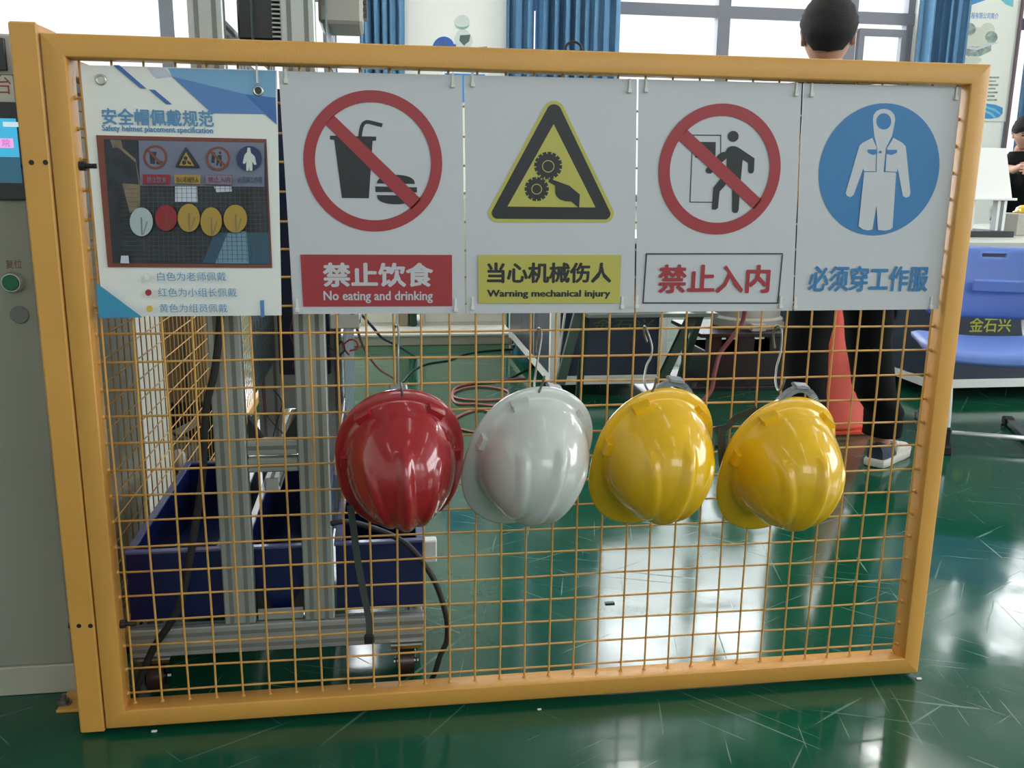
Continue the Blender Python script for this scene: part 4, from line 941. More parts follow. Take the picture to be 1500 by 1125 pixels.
# ------------------------------------------------------------------ workbenches with navy doors
def lettering(parent, body, p, right, up, m, name='lettering', bold=0.0, shear=0.0):
    mb = MB(); put_text(mb, body, p, right, up, bold, shear=shear); return mb.build(name, M[m], parent)
def bench(label, x0, x1, y0, y1, logo=None, zt=0.775, sides=(-1,)):
    t = thing('workbench', label, 'workbench', ((x0 + x1) / 2, (y0 + y1) / 2, 0), 'navy workbenches')
    MB().box((x0 - 0.03, y0 - 0.04, zt - 0.028), (x1 + 0.03, y1 + 0.03, zt), 0.003).build('worktop', M['top'], t)
    for (x, y) in ((x0, y0), (x1 - 0.045, y0), (x0, y1 - 0.045), (x1 - 0.045, y1 - 0.045)):
        l = MB().box((x, y, 0.055), (x + 0.045, y + 0.045, zt - 0.028), 0.002).build('leg', M['white'], t)
        MB().lathe([(0.026, 0), (0.026, 0.012), (0.008, 0.016), (0.008, 0.056)], (x + 0.022, y + 0.022, 0), 12).build('levelling_foot', M['chrome'], l)
    for z in (0.095,):
        MB().box((x0 + 0.045, y0 + 0.002, z - 0.03), (x1 - 0.045, y0 + 0.04, z + 0.012), 0.001).build('bottom_rail', M['white'], t)
        for x in (x0, x1 - 0.04): MB().box((x + 0.002, y0 + 0.045, z - 0.03), (x + 0.038, y1 - 0.045, z + 0.012), 0.001).build('bottom_rail', M['white'], t)
    MB().box((x0 + 0.045, y0 + 0.008, 0.108), (x1 - 0.045, y0 + 0.022, zt - 0.03)).build('end_panel', M['navy'], t)
    MB().box((x0 + 0.045, y1 - 0.022, 0.108), (x1 - 0.045, y1 - 0.008, zt - 0.03)).build('end_panel', M['navy'], t)
    MB().box((x0 + 0.045, y0 + 0.04, 0.10), (x1 - 0.045, y1 - 0.04, 0.112)).build('base_shelf', M['navy'], t)
    n = round((y1 - y0) / 0.42)
    for sd in (-1, 1):
        xf = x0 if sd < 0 else x1; dy = (y1 - y0 - 0.09) / n
        for i in range(n):
            a = y0 + 0.045 + i * dy + 0.003; b = a + dy - 0.006
            d = MB().box((xf - sd * 0.004, a, 0.112), (xf - sd * 0.022, b, zt - 0.034), 0.001).build('door', M['navy'], t)
            yh = b - 0.05 if i % 2 == 0 else a + 0.05
            MB().box((xf + sd * 0.014, yh - 0.008, 0.36), (xf - sd * 0.003, yh + 0.008, 0.46), 0.003).build('handle', M['black'], d)
            if i == n // 2: MB().box((xf + sd * 0.001, a - 0.010, 0.108), (xf - sd * 0.02, a - 0.001, zt - 0.03)).build('divider', M['white'], t)
    return t
BY0 = 2.60
b1 = bench('workbench with navy doors and end panel behind the white and yellow hard hats', W(806, 540, BY0).x, W(977, 520, BY0).x, BY0, 4.05)
a = W(866, 482, BY0 + 0.006); b = W(956, 478, BY0 + 0.006)
lettering(b1, '金石兴', (a.x, BY0 + 0.0065, a.z - 0.005), (b.x - a.x, 0, 0), (0, 0, 0.052), 'olive', shear=0.04)
MB().box((1.40, BY0 + 0.05, 0.053), (1.85, BY0 + 0.4, 0.064)).build('cable_tray', M['blackm'], b1)
BY0 = 2.36
B2X = W(1362, 557, BY0).x
b2 = bench('navy workbench with yellow-green lettering behind the blue chair', B2X, B2X + 1.9, BY0, 4.35)
a = W(1419, 487, BY0 + 0.006); b = W(1480, 487, BY0 + 0.006)
lettering(b2, '金石兴', (a.x, BY0 + 0.0065, a.z), (b.x - a.x, 0, 0), (0, 0, W(1450, 466, BY0).z - W(1450, 488, BY0).z), 'gold', bold=0.02, shear=0.06)
# dark green folding stand in front of the first bench
st_ = thing('folding_stand', 'dark green slanted-leg stand with grey top board in front of the lettered bench', 'stand', (1.75, 2.42, 0))
for (uu, ul, yb) in ((852, 820, 2.42), (1024, 966, 2.42)):
    a = W(uu, 440, yb + 0.0); b = W(ul, 563, yb - 0.05); b.z = max(b.z, 0.0)
    a2 = a + (a - b) * 0.35
    MB().tube([a2, b], 0, flat=(0.042, 0.03, (0, 1, 0))).build('leg', M['dgreen'], st_)
    c_ = Vector((a2.x + 0.02, yb + 0.25, a2.z)); MB().tube([Vector((a2.x, yb, a2.z)), Vector((b.x + 0.12, yb + 0.09, 0.012))], 0, flat=(0.03, 0.025, (0, 1, 0))).build('rear_leg', M['dgreen'], st_)
a = W(905, 462, 2.37); b = W(1048, 460, 2.37)
MB().box((a.x - 0.15, 2.33, a.z - 0.006), (b.x, 2.45, a.z + 0.012), 0.002).build('top_board', mat('grey_green_board', (0.16, 0.19, 0.17), 0.4), st_)
tag(MB().cyl(W(828, 455, 2.52), W(814, 556, 2.52), 0.006, 8).build('white_rod', M['white']), 'thin white slanted rod left of the dark green stand', 'rod')

# low white cabinets across the back
wc = thing('low_white_cabinet', 'low white cabinet with dark green base strip on pale plinth at the back', 'cabinet', (1.0, 4.6, 0))
MB().box((0.10, 4.10, 0.0), (1.36, 4.95, 0.060), 0.003).build('plinth', M['plinth'], wc)
MB().box((0.10, 4.09, 0.060), (1.36, 4.95, 0.074), 0.002).build('plinth_top', M['white'], wc)
for (u0, u1) in ((505, 585), (618, 742)):
    xa_ = W(u0, 470, 4.45).x; xb_ = W(u1, 470, 4.45).x
    zg_ = W(650, 478, 4.45).z
    d = MB().box((xa_, 4.45, zg_), (xb_, 4.90, 0.96), 0.004).build('body', M['cream'], wc)
    MB().box((xa_ + 0.01, 4.47, 0.074), (xb_ - 0.01, 4.88, zg_)).build('base_strip', M['dgreen'], d)
    MB().box((xa_ + 0.02, 4.44, zg_ + 0.03), (xb_ - 0.02, 4.449, 0.92), 0.002).build('door', M['cream'], d)
xa_ = W(592, 470, 4.4).x
MB().box((xa_ - 0.03, 4.42, 0.074), (xa_ + 0.03, 4.75, 0.9), 0.006).build('side_post', mat('tan_post', (0.30, 0.26, 0.18), 0.5), wc)
MB().box((xa_ + 0.035, 4.40, 0.074), (xa_ + 0.085, 4.7, 0.5), 0.01).build('dark_box', M['dgreen'], wc)
pn = thing('display_panel', 'white standing display panel with bright blue band seen between two signs', 'panel', (1.3, 5.4, 0))
a = W(650, 110, 5.4); b = W(712, 110, 5.4)
MB().box((a.x, 5.4, 0.03), (b.x, 5.43, W(680, 105, 5.4).z), 0.003).build('board', M['white'], pn)
MB().box((a.x + 0.01, 5.395, W(680, 150, 5.4).z), (b.x - 0.01, 5.4, W(680, 108, 5.4).z)).build('blue_band', M['poster_b'], pn)
for x in (a.x + 0.03, b.x - 0.03): MB().box((x - 0.02, 5.3, 0), (x + 0.02, 5.53, 0.03), 0.002).build('foot', M['alu'], pn)

# floor cables
cable('tangled coil of pink-red cable lying on the floor between red and white hats',
      [F(u, v, 0.006) for u, v in ((640, 640), (668, 612), (700, 600), (730, 606), (741, 598), (700, 592), (668, 590), (666, 574), (700, 566), (742, 572), (736, 584), (690, 586), (664, 580), (672, 566), (715, 559), (770, 554))], 'hose_p', 0.0055)
cable('short pink-red cable piece emerging right of the red hard hat', [F(u, v, 0.005) for u, v in ((672, 628), (700, 634), (716, 630), (740, 624))], 'hose_p', 0.005)
cable('thin black cable on the floor running to the navy bench foot', [F(u, v, 0.004) for u, v in ((690, 561), (735, 558), (760, 547), (780, 537), (796, 530))], 'rubber', 0.004)
cable('thin dark cable crossing the pale green floor below the white cabinet', [F(u, v, 0.004) for u, v in ((590, 560), (605, 543), (625, 533), (660, 527), (680, 519), (710, 514), (752, 511))], 'rubber', 0.0042)
cable('dark blue cable hanging down behind the no eating sign', [W(520, 450, 2.2), W(545, 478, 2.2), W(560, 495, 2.3), W(585, 508, 2.6), F(608, 523, 0.005)], 'bluew', 0.006)
cable('dark red cable sagging beside the straight hook', [Vector((0.455, 0.30, 0.77)), W(519, 462, 0.5), W(524, 485, 0.7), W(537, 517, 1.0), W(557, 542, 1.4), W(585, 562, 1.9), F(632, 622, 0.02), F(645, 636, 0.006)], 'hose', 0.0038)
cable('dark red hose running down in front of the black pedestal', [W(1092, 440, 2.5), W(1088, 470, 2.5), W(1072, 495, 2.48), W(1055, 518, 2.46), W(1047, 545, 2.4), W(1040, 575, 2.35), F(1015, 600, 0.008)], 'hose', 0.0115)
tag(MB().tube(smoothpath([Vector((W(829, 78, 0.02).x, 0.022, 1.247)), W(830, 66, 0.02), W(840, 61, 0.022), W(850, 66, 0.02), Vector((W(852, 78, 0.02).x, 0.02, 1.247))], 6), 0.0022, 8).build('cable_loop', M['rubber'], smooth=True), 'small black cable loop standing on the top rail', 'cable')
for (u, v, s_, mm, lab) in ((893, 884, 0.012, 'black', 'small black clip lying on the green floor'), (226, 1072, 0.005, 'white', 'tiny white scrap on the floor in front of the bottom rail'), (1346, 995, 0.006, 'white', 'tiny white scrap at the bottom right corner of the door'), (790, 1040, 0.004, 'white', 'tiny white scrap under the middle of the bottom rail')):
    p = F(u, v, 0)
    tag(MB().box(p + Vector((-s_, -s_ * 0.5, 0)), p + Vector((s_, s_ * 0.5, 0.003)), 0.0008).build('scrap' if mm == 'white' else 'clip', M[mm]), lab, 'scrap' if mm == 'white' else 'clip')

# ------------------------------------------------------------------ robot on a black pedestal
rb = thing('robot_arm', 'light grey robot arm base on black steel pedestal with square openings', 'robot', (2.45, 2.95, 0))
RX0, RX1, RY0, RY1, RZ = W(1040, 500, 2.70).x, W(1165, 500, 2.70).x + 0.04, 2.70, 3.12, W(1100, 487, 2.70).z
MB().box((RX0 - 0.06, RY0 - 0.03, RZ - 0.02), (RX1 + 0.05, RY1 + 0.03, RZ), 0.002).build('top_plate', M['blackm'], rb)
z1_, z2_ = W(1100, 517, 2.7).z, W(1100, 493, 2.7).z
ped = MB()
def wall_open(x0, x1, y0, y1, ops, axis):
    # a plate with rectangular openings between heights z1_ and z2_
    if axis == 'x':
        ped.box((x0, y0, 0.02), (x1, y1, z1_)); ped.box((x0, y0, z2_), (x1, y1, RZ - 0.02)); c = x0
        for a, b in ops: ped.box((c, y0, z1_), (a, y1, z2_)); c = b
        ped.box((c, y0, z1_), (x1, y1, z2_))
    else:
        ped.box((x0, y0, 0.02), (x1, y1, z1_)); ped.box((x0, y0, z2_), (x1, y1, RZ - 0.02)); c = y0
        for a, b in ops: ped.box((x0, c, z1_), (x1, a, z2_)); c = b
        ped.box((x0, c, z1_), (x1, y1, z2_))
ox = [(W(1057, 505, 2.7).x, W(1081, 505, 2.7).x), (W(1105, 505, 2.7).x, W(1128, 505, 2.7).x)]
wall_open(RX0, RX1, RY0, RY0 + 0.012, ox, 'x'); wall_open(RX0, RX1, RY1 - 0.012, RY1, [(RX0 + 0.02, RX0 + 0.25), (RX0 + 0.27, RX1 - 0.02)], 'x')
wall_open(RX0, RX0 + 0.012, RY0 + 0.012, RY1 - 0.012, [(2.76, 3.06)], 'y'); wall_open(RX1 - 0.012, RX1, RY0 + 0.012, RY1 - 0.012, [(2.80, 3.0)], 'y')
ped.build('pedestal', M['blackm'], rb)
MB().box((RX0 - 0.10, RY0 - 0.02, 0.0), (RX1 + 0.05, RY1 + 0.02, 0.018), 0.002).build('floor_plate', M['blackm'], rb)
MB().cyl((RX0 - 0.055, RY0 + 0.03, 0.018), (RX0 - 0.055, RY0 + 0.03, 0.034), 0.012, 6).build('bolt', M['chrome'], rb)
rcx = (RX0 + RX1) / 2 + 0.03; rcy = 2.92
MB().lathe([(0.175, RZ), (0.185, RZ + 0.01), (0.185, RZ + 0.05), (0.17, RZ + 0.062), (0.17, RZ + 0.15), (0.14, RZ + 0.20), (0.12, RZ + 0.32)], (rcx, rcy, 0), 40).build('base_housing', M['robot'], rb, angle=35)
MB().box((rcx - 0.055, rcy - 0.21, RZ + 0.0005), (rcx + 0.02, rcy - 0.15, RZ + 0.04), 0.004).build('connector_block', M['robot'], rb)
MB().ball((rcx, rcy, RZ + 0.40), 0.12, 0.12, 0.12, 20, 12).build('shoulder', M['robot'], rb, smooth=True)
MB().tube([(rcx, rcy, RZ + 0.42), (rcx + 0.06, rcy + 0.02, RZ + 0.62), (rcx + 0.1, rcy + 0.03, RZ + 0.72)], [0.085, 0.07, 0.06], 20).build('upper_arm', M['robot'], rb, smooth=True)
MB().tube([(rcx + 0.1, rcy + 0.03, RZ + 0.70), (rcx - 0.08, rcy, RZ + 0.66), (rcx - 0.2, rcy - 0.02, RZ + 0.52)], [0.06, 0.05, 0.035], 18).build('forearm', M['robot'], rb, smooth=True)

# ------------------------------------------------------------------ orange cone
cx_, cy_ = F(1194, 616).x, 1.99
co = thing('traffic_cone', 'orange-red plastic cone standing behind the legs of the man', 'cone', (cx_, cy_, 0))
MB().box((cx_ - 0.225, cy_ - 0.17, 0.0), (cx_ + 0.225, cy_ + 0.17, 0.022), 0.006).build('base', M['cone'], co)
MB().lathe([(0.200, 0.022), (0.197, 0.035), (0.034, 0.76), (0.028, 0.768), (0.022, 0.76), (0.17, 0.05)], (cx_ , cy_, 0), 36, sy=0.85).build('body', M['cone'], co, smooth=True)

# ------------------------------------------------------------------ blue chair
ch = thing('folding_chair', 'blue moulded plastic chair with silver tube legs right of the mesh door', 'chair', (0, 0, 0))
def slab(outline, z0f, th, name, m, par, smooth=True, hole=None):
    pass
def soft_panel(name, W_, H_, th, curve, origin, xdir, ydir, m, par, nx=22, ny=14, r=0.07, dent=None):
    # rounded panel spanned by xdir, ydir; curve(s, t) pushes it along the normal
    xd = Vector(xdir).normalized(); yd = Vector(ydir).normalized(); nd = xd.cross(yd); o_ = Vector(origin); vs = []
    def pos(i, j, side_):
        s = -1 + 2 * i / nx; t = -1 + 2 * j / ny
        k = 6; q = (abs(s) ** k + abs(t) ** k) ** (1 / k); mx = max(abs(s), abs(t)) or 1
        f = mx / q if q else 1; s2, t2 = s * f, t * f
        edge = max(abs(s), abs(t)); hh = th / 2 * (1 - max(0, (edge - 0.8) / 0.2) ** 3 * 0.7)
        return o_ + xd * s2 * W_ / 2 + yd * t2 * H_ / 2 + nd * (curve(s2, t2) + side_ * hh)
    for sd in (1, -1):
        for j in range(ny + 1):
            for i in range(nx + 1): vs.append(pos(i, j, sd))
    N = (nx + 1) * (ny + 1); fs = []
    for j in range(ny):
        for i in range(nx):
            a = j * (nx + 1) + i
            if dent and dent(-1 + 2 * (i + .5) / nx, -1 + 2 * (j + .5) / ny): 
                continue
            fs += [(a, a + 1, a + nx + 2, a + nx + 1), (N + a, N + a + nx + 1, N + a + nx + 2, N + a + 1)]
    if dent:
        for j in range(ny):
            for i in range(nx):
                if not dent(-1 + 2 * (i + .5) / nx, -1 + 2 * (j + .5) / ny): continue
                a = j * (nx + 1) + i
                for (di, dj, p, q) in ((-1, 0, a, a + nx + 1), (1, 0, a + 1, a + nx + 2), (0, -1, a, a + 1), (0, 1, a + nx + 1, a + nx + 2)):
                    if not dent(-1 + 2 * (i + di + .5) / nx, -1 + 2 * (j + dj + .5) / ny): fs.append((p, q, N + q, N + p))
    for i in range(nx):
        a, b = i, ny * (nx + 1) + i; fs += [(a, N + a, N + a + 1, a + 1), (b, b + 1, N + b + 1, N + b)]
    for j in range(ny):
        a, b = j * (nx + 1), j * (nx + 1) + nx; fs += [(a, a + nx + 1, N + a + nx + 1, N + a), (b, N + b, N + b + nx + 1, b + nx + 1)]
    return MB().add(vs, fs).build(name, m, par, smooth=True)
soft_panel('seat', 0.52, 0.43, 0.045, lambda s, t: -0.020 * (1 - s * s) * (1 - 0.4 * t * t) - 0.03 * max(0, -t) ** 3 + 0.012 * abs(s) ** 3, (-0.03, 0.0, 0.400), (1, 0, 0), (0, 1, 0), M['chair'], ch, 24, 16)
bk = soft_panel('backrest', 0.50, 0.31, 0.024, lambda s, t: -0.030 * (1 - s * s) - 0.02 * t * t, (0.01, 0.255, 0.634), (1, 0, 0), (0, 0.20, 1), M['chair'], ch, 26, 20, dent=lambda s, t: abs(s - 0.12) < 0.20 and 0.70 < t < 0.80)
MB().box((-0.05, 0.212, 0.590), (0.17, 0.228, 0.645), 0.008).build('embossed_panel', M['chair'], bk)
for s_ in (-1, 1):
    x = s_ * 0.190
    MB().tube(smoothpath([(x * 0.93, -0.23, 0.03), (x * 0.95, -0.215, 0.22), (x, -0.18, 0.385)], 6), 0.0135, 12).build('front_leg', M['alu_l'], ch, smooth=True)
    sk = MB().tube([(x * 0.93, -0.28, 0.018), (x * 0.97, 0.30, 0.018)], 0, flat=(0.036, 0.022, (0, 0, 1))).build('floor_skid', M['chrome'], ch)
    for y in (-0.29, 0.285): MB().box((x * 0.95 - 0.022, y, 0.0), (x * 0.95 + 0.022, y + 0.05, 0.034), 0.005).build('end_cap', M['rubber'], sk)
    MB().tube(smoothpath([(x * 0.97, 0.10, 0.378), (x * 0.97, 0.24, 0.41), (x * 0.93, 0.285, 0.52), (x * 0.9, 0.300, 0.66)], 6), 0.0125, 12).build('back_upright', M['alu_l'], ch, smooth=True)
    MB().box((x - 0.012, -0.18, 0.372), (x + 0.012, 0.21, 0.386), 0.003).build('seat_rail', M['blackm'], ch)
    MB().box((x * 0.93 - 0.016, -0.25, 0.0), (x * 0.93 + 0.016, -0.21, 0.10), 0.006).build('leg_sleeve', M['rubber'], ch)
MB().cyl((-0.19, -0.10, 0.045), (0.19, -0.10, 0.045), 0.010, 12).build('cross_tube', M['alu_l'], ch, smooth=True)
ch.location = (2.985, 1.71, 0); ch.rotation_euler = (0, 0, math.radians(-23))

# ------------------------------------------------------------------ machine on the second bench
ZB = 0.775
pr_ = thing('desktop_machine', 'white tapered machine cover on aluminium posts standing on the right bench', 'machine', (3.85, 2.9, ZB))
y_ = 2.75
xa_, xb_ = W(1405, 250, y_).x, W(1489, 250, y_).x; zt3, zm3, zp3 = W(1460, 216, y_).z, W(1460, 290, y_).z, W(1460, 331, y_).z
xm_ = W(1462, 250, y_).x
MB().add([(xa_, y_, zm3), (xb_ + 0.01, y_ + 0.02, zm3), (xb_ + 0.01, y_ + 0.4, zm3), (xa_, y_ + 0.4, zm3), (xa_ + 0.03, y_ + 0.04, zt3), (xb_ - 0.03, y_ + 0.06, zt3), (xb_ - 0.03, y_ + 0.36, zt3), (xa_ + 0.03, y_ + 0.36, zt3)],
         [(0, 1, 5, 4), (1, 2, 6, 5), (2, 3, 7, 6), (3, 0, 4, 7), (4, 5, 6, 7), (3, 2, 1, 0)]).build('cover', M['white'], pr_)
MB().box((xa_ - 0.005, y_ - 0.01, zm3 - 0.012), (xb_ + 0.02, y_ + 0.42, zm3), 0.002).build('cover_flange', M['white'], pr_)
for x in (xa_ + 0.08, xb_ - 0.06):
    for y in (y_ + 0.03, y_ + 0.34):
        o = MB().box((x, y, ZB + 0.03), (x + 0.055, y + 0.04, zm3 - 0.012), 0.002).build('post', M['alu_l'], pr_)
        MB().box((x + 0.018, y - 0.001, ZB + 0.03), (x + 0.037, y + 0.002, zm3 - 0.013)).build('post_slot', M['slot'], o)
MB().box((xa_ - 0.02, y_ - 0.02, ZB), (xb_ + 0.02, y_ + 0.42, ZB + 0.03), 0.003).build('base_plate', M['blackm'], pr_)
hp = W(1498, 309, y_ + 0.2)
gb = thing('grey_box', 'small grey instrument box beside the white machine with a yellow cap on it', 'box', (hp.x, hp.y, ZB))
MB().box((hp.x - 0.07, hp.y - 0.06, ZB), (hp.x + 0.16, hp.y + 0.1, hp.z - 0.012), 0.004).build('body', M['beige'], gb)
MB().cyl((hp.x + 0.02, hp.y - 0.06, ZB + 0.05), (hp.x + 0.02, hp.y - 0.068, ZB + 0.05), 0.02, 16).build('dial', M['slot'], gb)
yc = thing('yellow_cap', 'small yellow cap lying on the grey box at the right edge', 'cap', (hp.x, hp.y, hp.z - 0.012))
MB().lathe([(0.062, hp.z - 0.012), (0.064, hp.z - 0.004), (0.055, hp.z), (0.05, hp.z + 0.018), (0.03, hp.z + 0.03), (0.004, hp.z + 0.034)], (hp.x + 0.02, hp.y, 0), 24).build('shell', M['h_yellow'], yc, smooth=True)
lp = thing('laptop', 'grey laptop on the bench in front of the seated person', 'laptop', (4.5, 4.1, ZB))
p = W(1492, 290, 4.0)
MB().box((p.x, 3.95, ZB), (p.x + 0.36, 4.20, ZB + 0.018), 0.004).build('base', M['alu'], lp)
MB().prism([(p.x, 3.95, ZB + 0.018), (p.x + 0.36, 3.95, ZB + 0.018), (p.x + 0.36, 3.90, W(1495, 262, 3.9).z), (p.x, 3.90, W(1495, 262, 3.9).z)], (0, -0.008, 0)).build('lid', M['alu'], lp)

# ------------------------------------------------------------------ wall print, poster
yw_ = YW - 0.004
fg = thing('wall_print', 'printed white figure holding a dark tablet beside a blue gear, on the wall', 'wall print', W(672, 60, yw_))
A = Art(fg, yw_)
bl = lambda p: [(480 + x / 4.41, y / 4.41) for x, y in p]
A.poly('blue_gear', M['fig_b'], bl([(678, 420)] + [(678, 310)] + [(750 - 72 * math.cos(PI * k / 16), 312 - 76 * math.sin(PI * k / 16)) for k in range(1, 14)] + [(815, 285), (830, 285), (830, 310), (822, 420)]))
A.poly('gear_opening', M['fig_d'], bl(circ((722, 285), 9, 14, ry=16)), bl(circ((762, 278), 9, 14, ry=16)))
A.poly('figure_body', M['fig'], bl([(858, 190), (888, 190), (910, 205), (930, 235), (938, 270), (925, 300), (905, 312), (905, 420), (835, 420), (840, 300), (822, 280), (820, 240), (838, 205)]))
A.poly('figure_head', M['fig'], bl(circ((870, 143), 47, 32)))
A.poly('head_shading', M['fig_t'], bl([(870 - 44 * math.cos(PI * k / 16) , 158 + 32 * math.sin(PI * k / 16)) for k in range(17)][::-1] + [(870 - 40 * math.cos(PI * k / 16), 160 + 14 * math.sin(PI * k / 16)) for k in range(17)]))
A.poly('tablet', M['fig_d'], bl([(855, 228), (922, 224), (915, 262), (905, 285), (885, 296), (860, 282), (850, 262)]))
A.poly('figure_arm', M['fig'], bl([(828, 255), (850, 262), (880, 296), (870, 304), (835, 292)]), bl([(935, 250), (920, 262), (885, 290), (895, 304), (930, 285)]))
A.poly('ground_shade', M['poster_g'], bl([(915, 310), (1030, 300), (1032, 330), (915, 330)]))
ps = thing('wall_poster', 'tall company poster with blue corner waves and circular photos on the far wall', 'poster', W(1447, 100, YW))
zt4 = W(1440, -60, YW).z; xa_, xb_ = W(1388, 100, YW).x, W(1482, 100, YW).x; zb4 = W(1460, 178, YW).z
MB().box((xa_, YW - 0.012, zb4), (xb_, YW - 0.003, zt4), 0.001).build('poster_sheet', M['poster'], ps)
A = Art(ps, YW - 0.012)
c = lambda p: cr(1100, 0, 3.75, p)
A.poly('blue_corner', M['poster_b'], c([(1080, -120), (1310, -120), (1290, 0), (1210, 28), (1080, 40)]))
A.poly('cyan_corner', M['poster_c'], c([(1310, -120), (1445, -120), (1440, 40), (1400, 25), (1350, -20)]))
A.text('工程有限公司简介', (1417, 18.5, 1462.5, 27.5), M['p_mid'], 0.02, drop=1)
A.poly('photo_circle', M['poster_l'], c(circ((1240, 230), 85, 36, ry=80)))
A.poly('photo_circle', M['poster_g'], c(circ((1200, 160), 35, 24)), ); A.poly('photo_circle', M['poster_l'], c(circ((1300, 165), 40, 28)))
A.poly('photo_circle', M['poster_g'], c(circ((1320, 205), 34, 24)), ); A.poly('photo_circle', M['poster_g'], c(circ((1215, 285), 45, 24, ry=30)), )
A.poly('photo_circle', M['poster_g'], c([(1180, 265), (1320, 245), (1318, 280), (1250, 312), (1190, 300)]))
A.poly('white_swoosh', M['ink_white'], c([(1160, 250), (1240, 262), (1310, 235), (1365, 232), (1310, 252), (1240, 276), (1165, 265)]))
A.poly('photo_circle', M['poster_l'], c(circ((1215, 330), 50, 24, ry=22)))
for k in range(7): A.poly('text_line', M['poster_g'], c([(1240, 421 + k * 20.5), (1362 - (k * 17) % 30, 421 + k * 20.5), (1362 - (k * 17) % 30, 430 + k * 20.5), (1240, 430 + k * 20.5)]))
A.poly('blue_wave', M['poster_b'], c([(1180, 585), (1230, 572), (1290, 568), (1340, 575), (1382, 592), (1380, 625), (1360, 645), (1320, 652), (1180, 650)]))
A.poly('wave_line', M['poster_c'], c([(1200, 588), (1290, 582), (1340, 598), (1372, 625), (1366, 632), (1330, 608), (1290, 594), (1200, 600)]), c([(1200, 612), (1290, 606), (1325, 622), (1345, 645), (1336, 650), (1310, 628), (1285, 618), (1200, 622)]))
tag(MB().box((W(1484, 100, YW - 0.03).x, YW - 0.05, 0.3), (W(1487, 100, YW - 0.03).x, YW - 0.03, 3.6)).build('wall_conduit', mat('brown_conduit', (0.16, 0.10, 0.11), 0.5)), 'thin brown vertical strip between the poster and the right window', 'pipe')
# curtain drawn over part of the right-hand window
def curtain2():
    curtain('blue pleated curtain drawn across part of the window beyond the poster', 1512, 1568, 5, YW - 0.12, 0.15, 4.4)
curtain2()
# ------------------------------------------------------------------ people
def head_mesh():                 # a head in local coordinates: chin at 0, face towards -y
    n, m_ = 36, 30; vs = []
    for j in range(m_ + 1):
        ph = -PI / 2 + PI * j / m_; z = 0.115 + 0.115 * math.sin(ph); c = math.cos(ph)
        for i in range(n):
            th = 2 * PI * i / n; x = 0.076 * c * math.cos(th); y = 0.094 * c * math.sin(th)
            t = z / 0.23
            if t < 0.45:
                k = (0.45 - t) / 0.45; x *= 1 - 0.34 * k; y = y * (1 - 0.22 * k) - (0.012 * k if y < 0 else -0.028 * k * 0)
                if y > 0: y *= 1 - 0.25 * k
            if y < 0:
                ax = abs(x)
                g = lambda cx, cz, sx, sz: math.exp(-((ax - cx) / sx) ** 2 - ((z - cz) / sz) ** 2)
                y += 0.010 * g(0.031, 0.115, 0.014, 0.011)                 # eye sockets
                y -= 0.020 * g(0.0, 0.088, 0.010, 0.014) + 0.009 * g(0, 0.108, 0.008, 0.02)   # nose
                y -= 0.004 * g(0, 0.054, 0.020, 0.007); y -= 0.006 * g(0, 0.018, 0.02, 0.014)
                y -= 0.005 * g(0.03, 0.134, 0.022, 0.006)                  # brow
            vs.append((x, y, z))
    fs = [(j * n + i, j * n + (i + 1) % n, (j + 1) * n + (i + 1) % n, (j + 1) * n + i) for j in range(m_) for i in range(n)]
    mb = MB().add(vs, fs)
    for s in (-1, 1):            # ears
        vs2 = []
        for a in range(14):
            q = 2 * PI * a / 14
            for (k, o_) in ((1.0, 0.0), (0.95, 0.010), (0.62, 0.011), (0.45, 0.004)):
                vs2.append((s * (0.070 + o_ + 0.005 * max(0, math.sin(q))), 0.012 + 0.017 * k * math.cos(q) + o_ * 0.5, 0.108 + 0.030 * k * math.sin(q)))
        mb.add(vs2, [(a * 4 + k, a * 4 + k + 1, ((a + 1) % 14) * 4 + k + 1, ((a + 1) % 14) * 4 + k) for a in range(14) for k in range(3)])
    return mb
def hair_mesh(fringe=False, thick_=0.012, nape=0.052):
    n, m_ = 44, 22; vs = []; fs = []
    rng = random.Random(3)
    for j in range(m_ + 1):
        for i in range(n):
            th = 2 * PI * i / n; back = math.sin(th)       # +1 back, -1 face
            if back < 0: zmin = (0.150 if fringe else 0.185) - 0.02 * abs(math.cos(th)) ** 2 + (0.0 if fringe else 0) - (0.05 * max(0, abs(math.cos(th)) - 0.75) * 4 * 0.4)
            else: zmin = 0.185 * 0 + (0.118 - 0.010) * (1 - min(1, back * 1.5) ** 1.4) + nape * min(1, back * 1.5) ** 1.4 + 0.012 * abs(math.cos(th))
            if back < 0: zmin = zmin * (-back) + (0.125) * (1 + back)
            ph0 = math.asin(max(-0.97, min(0.97, (zmin - 0.115) / 0.115)))
            ph = ph0 + (PI / 2 - ph0) * j / m_
            z = 0.115 + 0.115 * math.sin(ph); c_ = math.cos(ph); t = z / 0.23
            tk = thick_ * (0.25 + 0.75 * min(1, j / 4)) * (1 + 0.25 * math.sin(9 * th + 3 * j) * 0.4 + rng.uniform(-.12, .12))
            x = (0.076 * c_) * math.cos(th); y = 0.094 * c_ * math.sin(th)
            if t < 0.45:
                k = (0.45 - t) / 0.45; x *= 1 - 0.34 * k
                if y > 0: y *= 1 - 0.25 * k
            L = math.sqrt(x * x + y * y) or 1e-3
            vs.append((x + x / L * tk, y + y / L * tk, z + tk * (math.sin(ph) if ph > 0 else 0)))
    fs = [(j * n + i, j * n + (i + 1) % n, (j + 1) * n + (i + 1) % n, (j + 1) * n + i) for j in range(m_) for i in range(n)]
    return MB().add(vs, fs)
